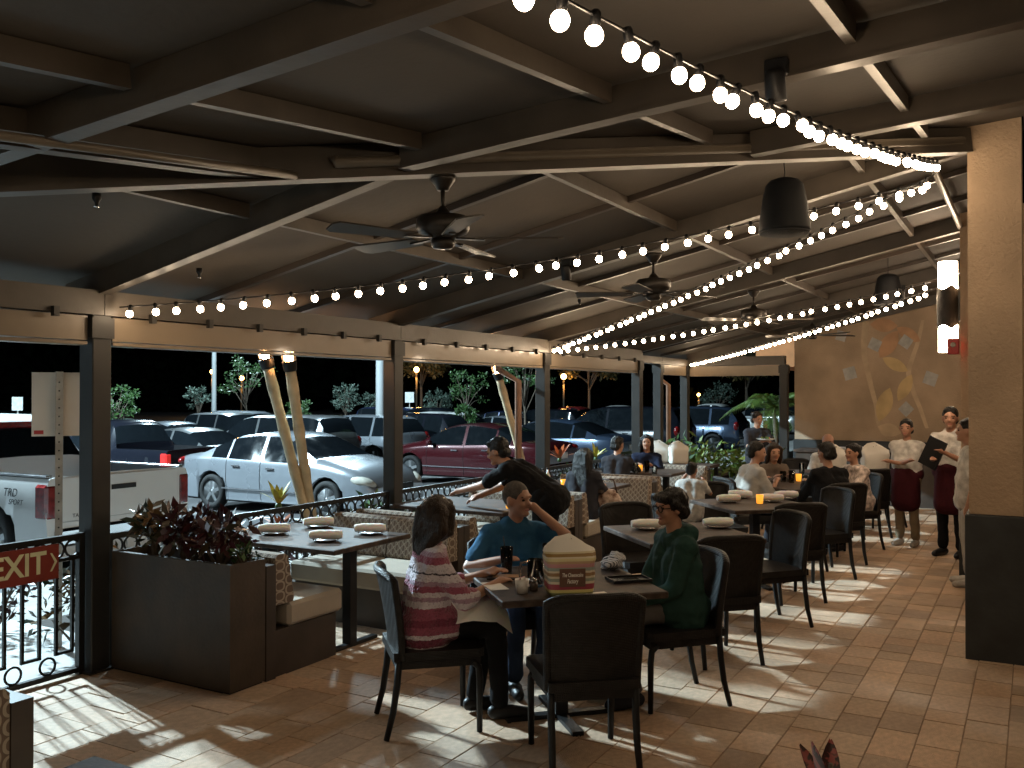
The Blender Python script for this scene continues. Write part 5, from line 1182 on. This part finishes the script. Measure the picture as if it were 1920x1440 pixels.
mm = n.new('ShaderNodeMath'); mm.operation = 'MULTIPLY_ADD'; mm.inputs[1].default_value = .02; l.new(ns.outputs['Fac'], mm.inputs[0]); l.new(spn.outputs['Z'], mm.inputs[2])
mr_ = n.new('ShaderNodeMapRange'); mr_.inputs[1].default_value = .42; mr_.inputs[2].default_value = 1.0; l.new(mm.outputs[0], mr_.inputs[0])
pk = (.24, .06, .10); lt = (.50, .46, .50); dk = (.15, .028, .055); mv = (.30, .20, .26)
rr = ramp(n, [(0, lt), (.06, dk), (.13, lt), (.17, pk), (.24, dk), (.30, pk), (.40, lt), (.46, mv), (.50, lt), (.54, pk), (.60, mv), (.64, lt), (.70, (.03, .02, .03)), (.715, lt), (.80, pk), (.86, mv), (.90, lt), (.94, pk)], 'CONSTANT'); l.new(mr_.outputs[0], rr.inputs[0])
r2 = ramp(n, [(.05, (.55, .5, .5)), (.35, (1.15, 1.1, 1.1))]); l.new(vr.outputs['Distance'], r2.inputs[0]); mx = n.new('ShaderNodeMix'); mx.data_type = 'RGBA'; mx.blend_type = 'MULTIPLY'; mx.inputs['Factor'].default_value = 1; l.new(rr.outputs[0], mx.inputs['A']); l.new(r2.outputs[0], mx.inputs['B']); l.new(mx.outputs['Result'], b.inputs['Base Color'])
bpn = n.new('ShaderNodeBump'); bpn.inputs['Strength'].default_value = .8; bpn.inputs['Distance'].default_value = .01; l.new(vr.outputs['Distance'], bpn.inputs['Height']); l.new(bpn.outputs[0], b.inputs['Normal'])
Kblack = cloth('black', (.008, .008, .009)); Kblue = cloth('blue', (.028, .10, .19)); Kgreen = cloth('green', (.022, .055, .047)); Kgrey = cloth('grey', (.13, .12, .115)); Kjean = cloth('jean', (.03, .045, .08)); Kwhite = cloth('white', (.46, .44, .41), var=.3, scale=14); Kpale = cloth('pale', (.36, .34, .31)); Knavy = cloth('navy', (.012, .016, .035)); Kmar = cloth('maroon', (.045, .008, .012)); Kkhaki = cloth('khaki', (.22, .17, .11)); Ktaupe = cloth('taupe', (.14, .11, .09)); Kdark = cloth('charcoal', (.03, .03, .036)); Kflor = cloth('floral', (.5, .42, .38), var=.6, scale=22)
def loc(x, y, ang, wx, wy, wz): d = Vector((wx - x, wy - y, 0)); d.rotate(Euler((0, 0, -R(ang)))); return (d.x, d.y, wz)
person('woman with dark shoulder-length hair in pink and white striped knit, seated at the front table', 4.02, 2.83, -45, s=.9, lean=6, head=(42, 6), rh=(.36, -.10, .735), lh=(.36, .08, .76), shirt=knit, sleeve='elbow', pants=Kblack, hair='bob', hm=hairb_m, near=True, feet=((.30, .10, .085), (.40, -.06, .085)), fat=1.08)
person('man in blue polo resting his cheek on his hand, facing the camera', 4.97, 2.84, -132, s=.92, lean=10, head=(32, 2), lh=(.16, .125, 1.03), rh=(.30, -.17, .775), shirt=Kblue, sleeve='short', pants=Kjean, hair='buzz', hm=M('hair_grey', (.05, .042, .036), .7, var=.4, scale=60), skin=skin2_m, near=True, collar=True, fat=1.12, pole=((.5, .6, -.8), (-.3, -.7, -.5)))
person('boy in dark green hoodie with black hair and glasses, seated facing left', 5.08, 1.79, 135, s=.9, lean=3, head=(5, 4), lh=(.30, .08, .58), rh=(.30, -.06, .58), shirt=Kgreen, sleeve='long', pants=Kgrey, hair='fringe', near=True, glasses=True, hood=True, fat=1.1, shoe=Kdark)
bx_, by_ = 6.95, 3.62
person('busser in black shirt bending over the booth table to wipe it', bx_, by_, 92, pose='stand', s=.97, lean=56, head=(8, 20), rh=loc(bx_, by_, 92, 7.02, 4.40, .80), lh=loc(bx_, by_, 92, 6.80, 4.62, .80), shirt=Kblack, sleeve='short', pants=Kblack, near=True)
person('woman with very long black hair in dark top, back turned, in the booth', 8.80, 4.16, 0, s=.86, lean=4, head=(-10, 5), shirt=Kdark, sleeve='elbow', pants=Kgrey, hair='long', rh=(.34, -.1, .74), knees=((.40, .09, .52), (.38, -.16, .52)))
person('man in dark polo looking right with his arm along the table', 10.85, 4.66, 8, s=.9, lean=8, head=(-25, 4), shirt=Kdark, pants=Kjean, rh=(.42, -.22, .79), lh=(.4, .1, .78), collar=True)
person('smiling woman with long black hair in navy jacket facing the camera', 11.93, 4.66, 196, s=.88, lean=6, head=(6, 0), shirt=Knavy, sleeve='long', pants=Kjean, hair='long', lh=(.34, .1, .78), rh=(.34, -.1, .78))
person('small child in white shirt raising both arms in the aisle', 8.95, 3.02, 5, pose='stand', s=.64, lean=4, head=(-20, 0), shirt=Kwhite, sleeve='short', pants=Kdark, lh=(.22, .10, .92), rh=(.24, -.08, .84), skin=skin2_m)
person('man in pale grey shirt with black hair, back turned, elbow on the crowded table', 9.97, 2.76, -45, s=.94, lean=14, head=(-30, 6), shirt=Kpale, sleeve='elbow', pants=Kdark, lh=(.32, .22, .78), rh=(.32, -.1, .78), fat=1.15)
person('woman with long brown hair in taupe top leaning on the crowded table', 10.86, 2.72, -138, s=.88, lean=12, head=(-8, 8), shirt=Ktaupe, sleeve='long', pants=Kdark, hair='long', hm=hairb_m, lh=(.34, .08, .79), rh=(.34, -.12, .79))
person('waitress in dark uniform carrying a plate of food near the palm', 14.0, 3.69, 205, pose='stand', s=.89, lean=2, head=(30, 6), shirt=Kdark, sleeve='short', pants=Kblack, hair='bun', hm=hairb_m, lh=(.30, .14, 1.03), rh=(.30, -.02, 1.02))
person('man in black shirt with curly dark hair, back to the camera at the crowded table', 9.93, 1.83, 45, s=.95, lean=10, head=(10, 8), shirt=Kblack, sleeve='long', pants=Kdark, lh=(.36, .1, .79), rh=(.36, -.1, .79), fat=1.2)
person('bald man in white collar shirt at the farthest table', 12.86, 2.46, -150, s=.92, lean=8, head=(15, 10), shirt=Kwhite, pants=Kdark, hair='bald', skin=skin2_m, collar=True)
person('young woman with hair tied back, black shawl over floral top, facing left', 10.97, 1.75, 140, s=.88, lean=6, head=(5, 2), shirt=Kflor, sleeve='elbow', pants=Kblack, hair='bun', lh=(.36, .08, .79), rh=(.34, -.06, .79))
person('server woman with hair bun in white patterned blouse and maroon apron', 11.47, 1.29, 165, pose='stand', s=.88, lean=0, head=(10, 2), shirt=Kwhite, sleeve='elbow', pants=Kkhaki, hair='bun', apron=Kmar, lh=(.20, -.10, .97), rh=(.22, .10, .99), skin=skin2_m, fat=1.12, shoe=Kpale)
person('server man in white shirt and maroon apron holding a black folder', 10.95, .79, 160, pose='stand', s=.97, lean=0, head=(20, 4), shirt=Kwhite, sleeve='short', pants=Kblack, apron=Kmar, lh=(.26, .06, 1.12), rh=(.28, -.08, 1.05), skin=skin2_m, collar=True)
person('standing person in pale trousers and white shoes half hidden by the pillar', 9.34, .52, 100, pose='stand', s=.92, lean=0, shirt=Kwhite, pants=Kpale, shoe=Kwhite, hair='short')
# things the people hold or wear
t = thing('order_folder', 'black order folder held by the server man', 'folder', (10.70, .95, 1.12), R(160)); MB().box(-.012, .012, -.10, .10, -.16, .16, M4=Matrix.Rotation(R(-25), 4, 'X')).build('cover', black_m, t); MB().box(-.016, -.013, -.085, .085, -.14, .14, M4=Matrix.Rotation(R(-25), 4, 'X')).build('page', paper_m, t)
a = R(205); px_, py_ = 14.0 + .38 * math.cos(a) - .06 * math.sin(a), 3.69 + .38 * math.sin(a) + .06 * math.cos(a)
t = thing('food_plate', 'white plate of food carried by the waitress', 'plate', (px_, py_, 1.06)); MB().lathe([(.0, .0), (.09, .0), (.14, .02), (.14, .024), (.09, .006), (.0, .006)], 18).build('plate', M('white_china'), t)
for k in range(7): MB().ell((.05 * math.cos(k * 2.1), .05 * math.sin(k * 2.1), .03), (.035, .03, .022), seg=8, rings=6).build('food', og if k % 2 else M('salad', (.10, .16, .03), .6, var=.4), t)
mb = MB(); mb.ell((0, 0, .15), (.10, .16, .15)); me = remesh(mb, 'bag', .015, 2, .04, .1); me.materials.append(M('floral_orange', (.35, .10, .04), .7, var=.7, scale=18, c2=(.65, .5, .4))); t = thing('handbag', 'orange floral handbag beside the long-haired woman', 'bag', (8.95, 3.93, .441)); link('sack', me, t); MB().tube([(0, -.1, .26), (0, -.06, .40), (0, .06, .40), (0, .1, .26)], .01, 6).build('strap', M('strap_brown', (.06, .03, .02), .6), t)
# napkin and phone on the woman's lap
def drape(cx, cy, cz, w, ang, label):
    n = 9; vs = []; 
    for j in range(n):
        for i in range(n):
            u = (i / (n - 1) - .5) * w; v = (j / (n - 1) - .5) * w; r = math.hypot(u, v); zz = -max(0, abs(v) - .05) ** 1.3 * 1.6 - max(0, u - .08) * .9 + .006 * math.sin(30 * u + 3) ; vs.append((u, v, zz))
    o = MB().add(vs, [(j * n + i, j * n + i + 1, (j + 1) * n + i + 1, (j + 1) * n + i) for j in range(n - 1) for i in range(n - 1)], 0, True).build('lap_napkin', white_m, None, (cx, cy, cz), R(ang)); return tag(o, label, 'napkin')
lx = 4.02 + .27 * math.cos(R(-45)) ; ly = 2.83 + .27 * math.sin(R(-45)); drape(lx, ly, .662, .34, -45, 'white napkin draped over the lap of the woman in pink')
t = thing('phone', 'dark phone lying on the white lap napkin', 'phone', (lx - .03, ly - .02, .668), R(-30)); MB().box(-.07, .07, -.036, .036, 0, .009, 0, .003).build('case', black_m, t); MB().box(-.062, .062, -.03, .03, .0095, .0102).build('screen', cglass_m, t)
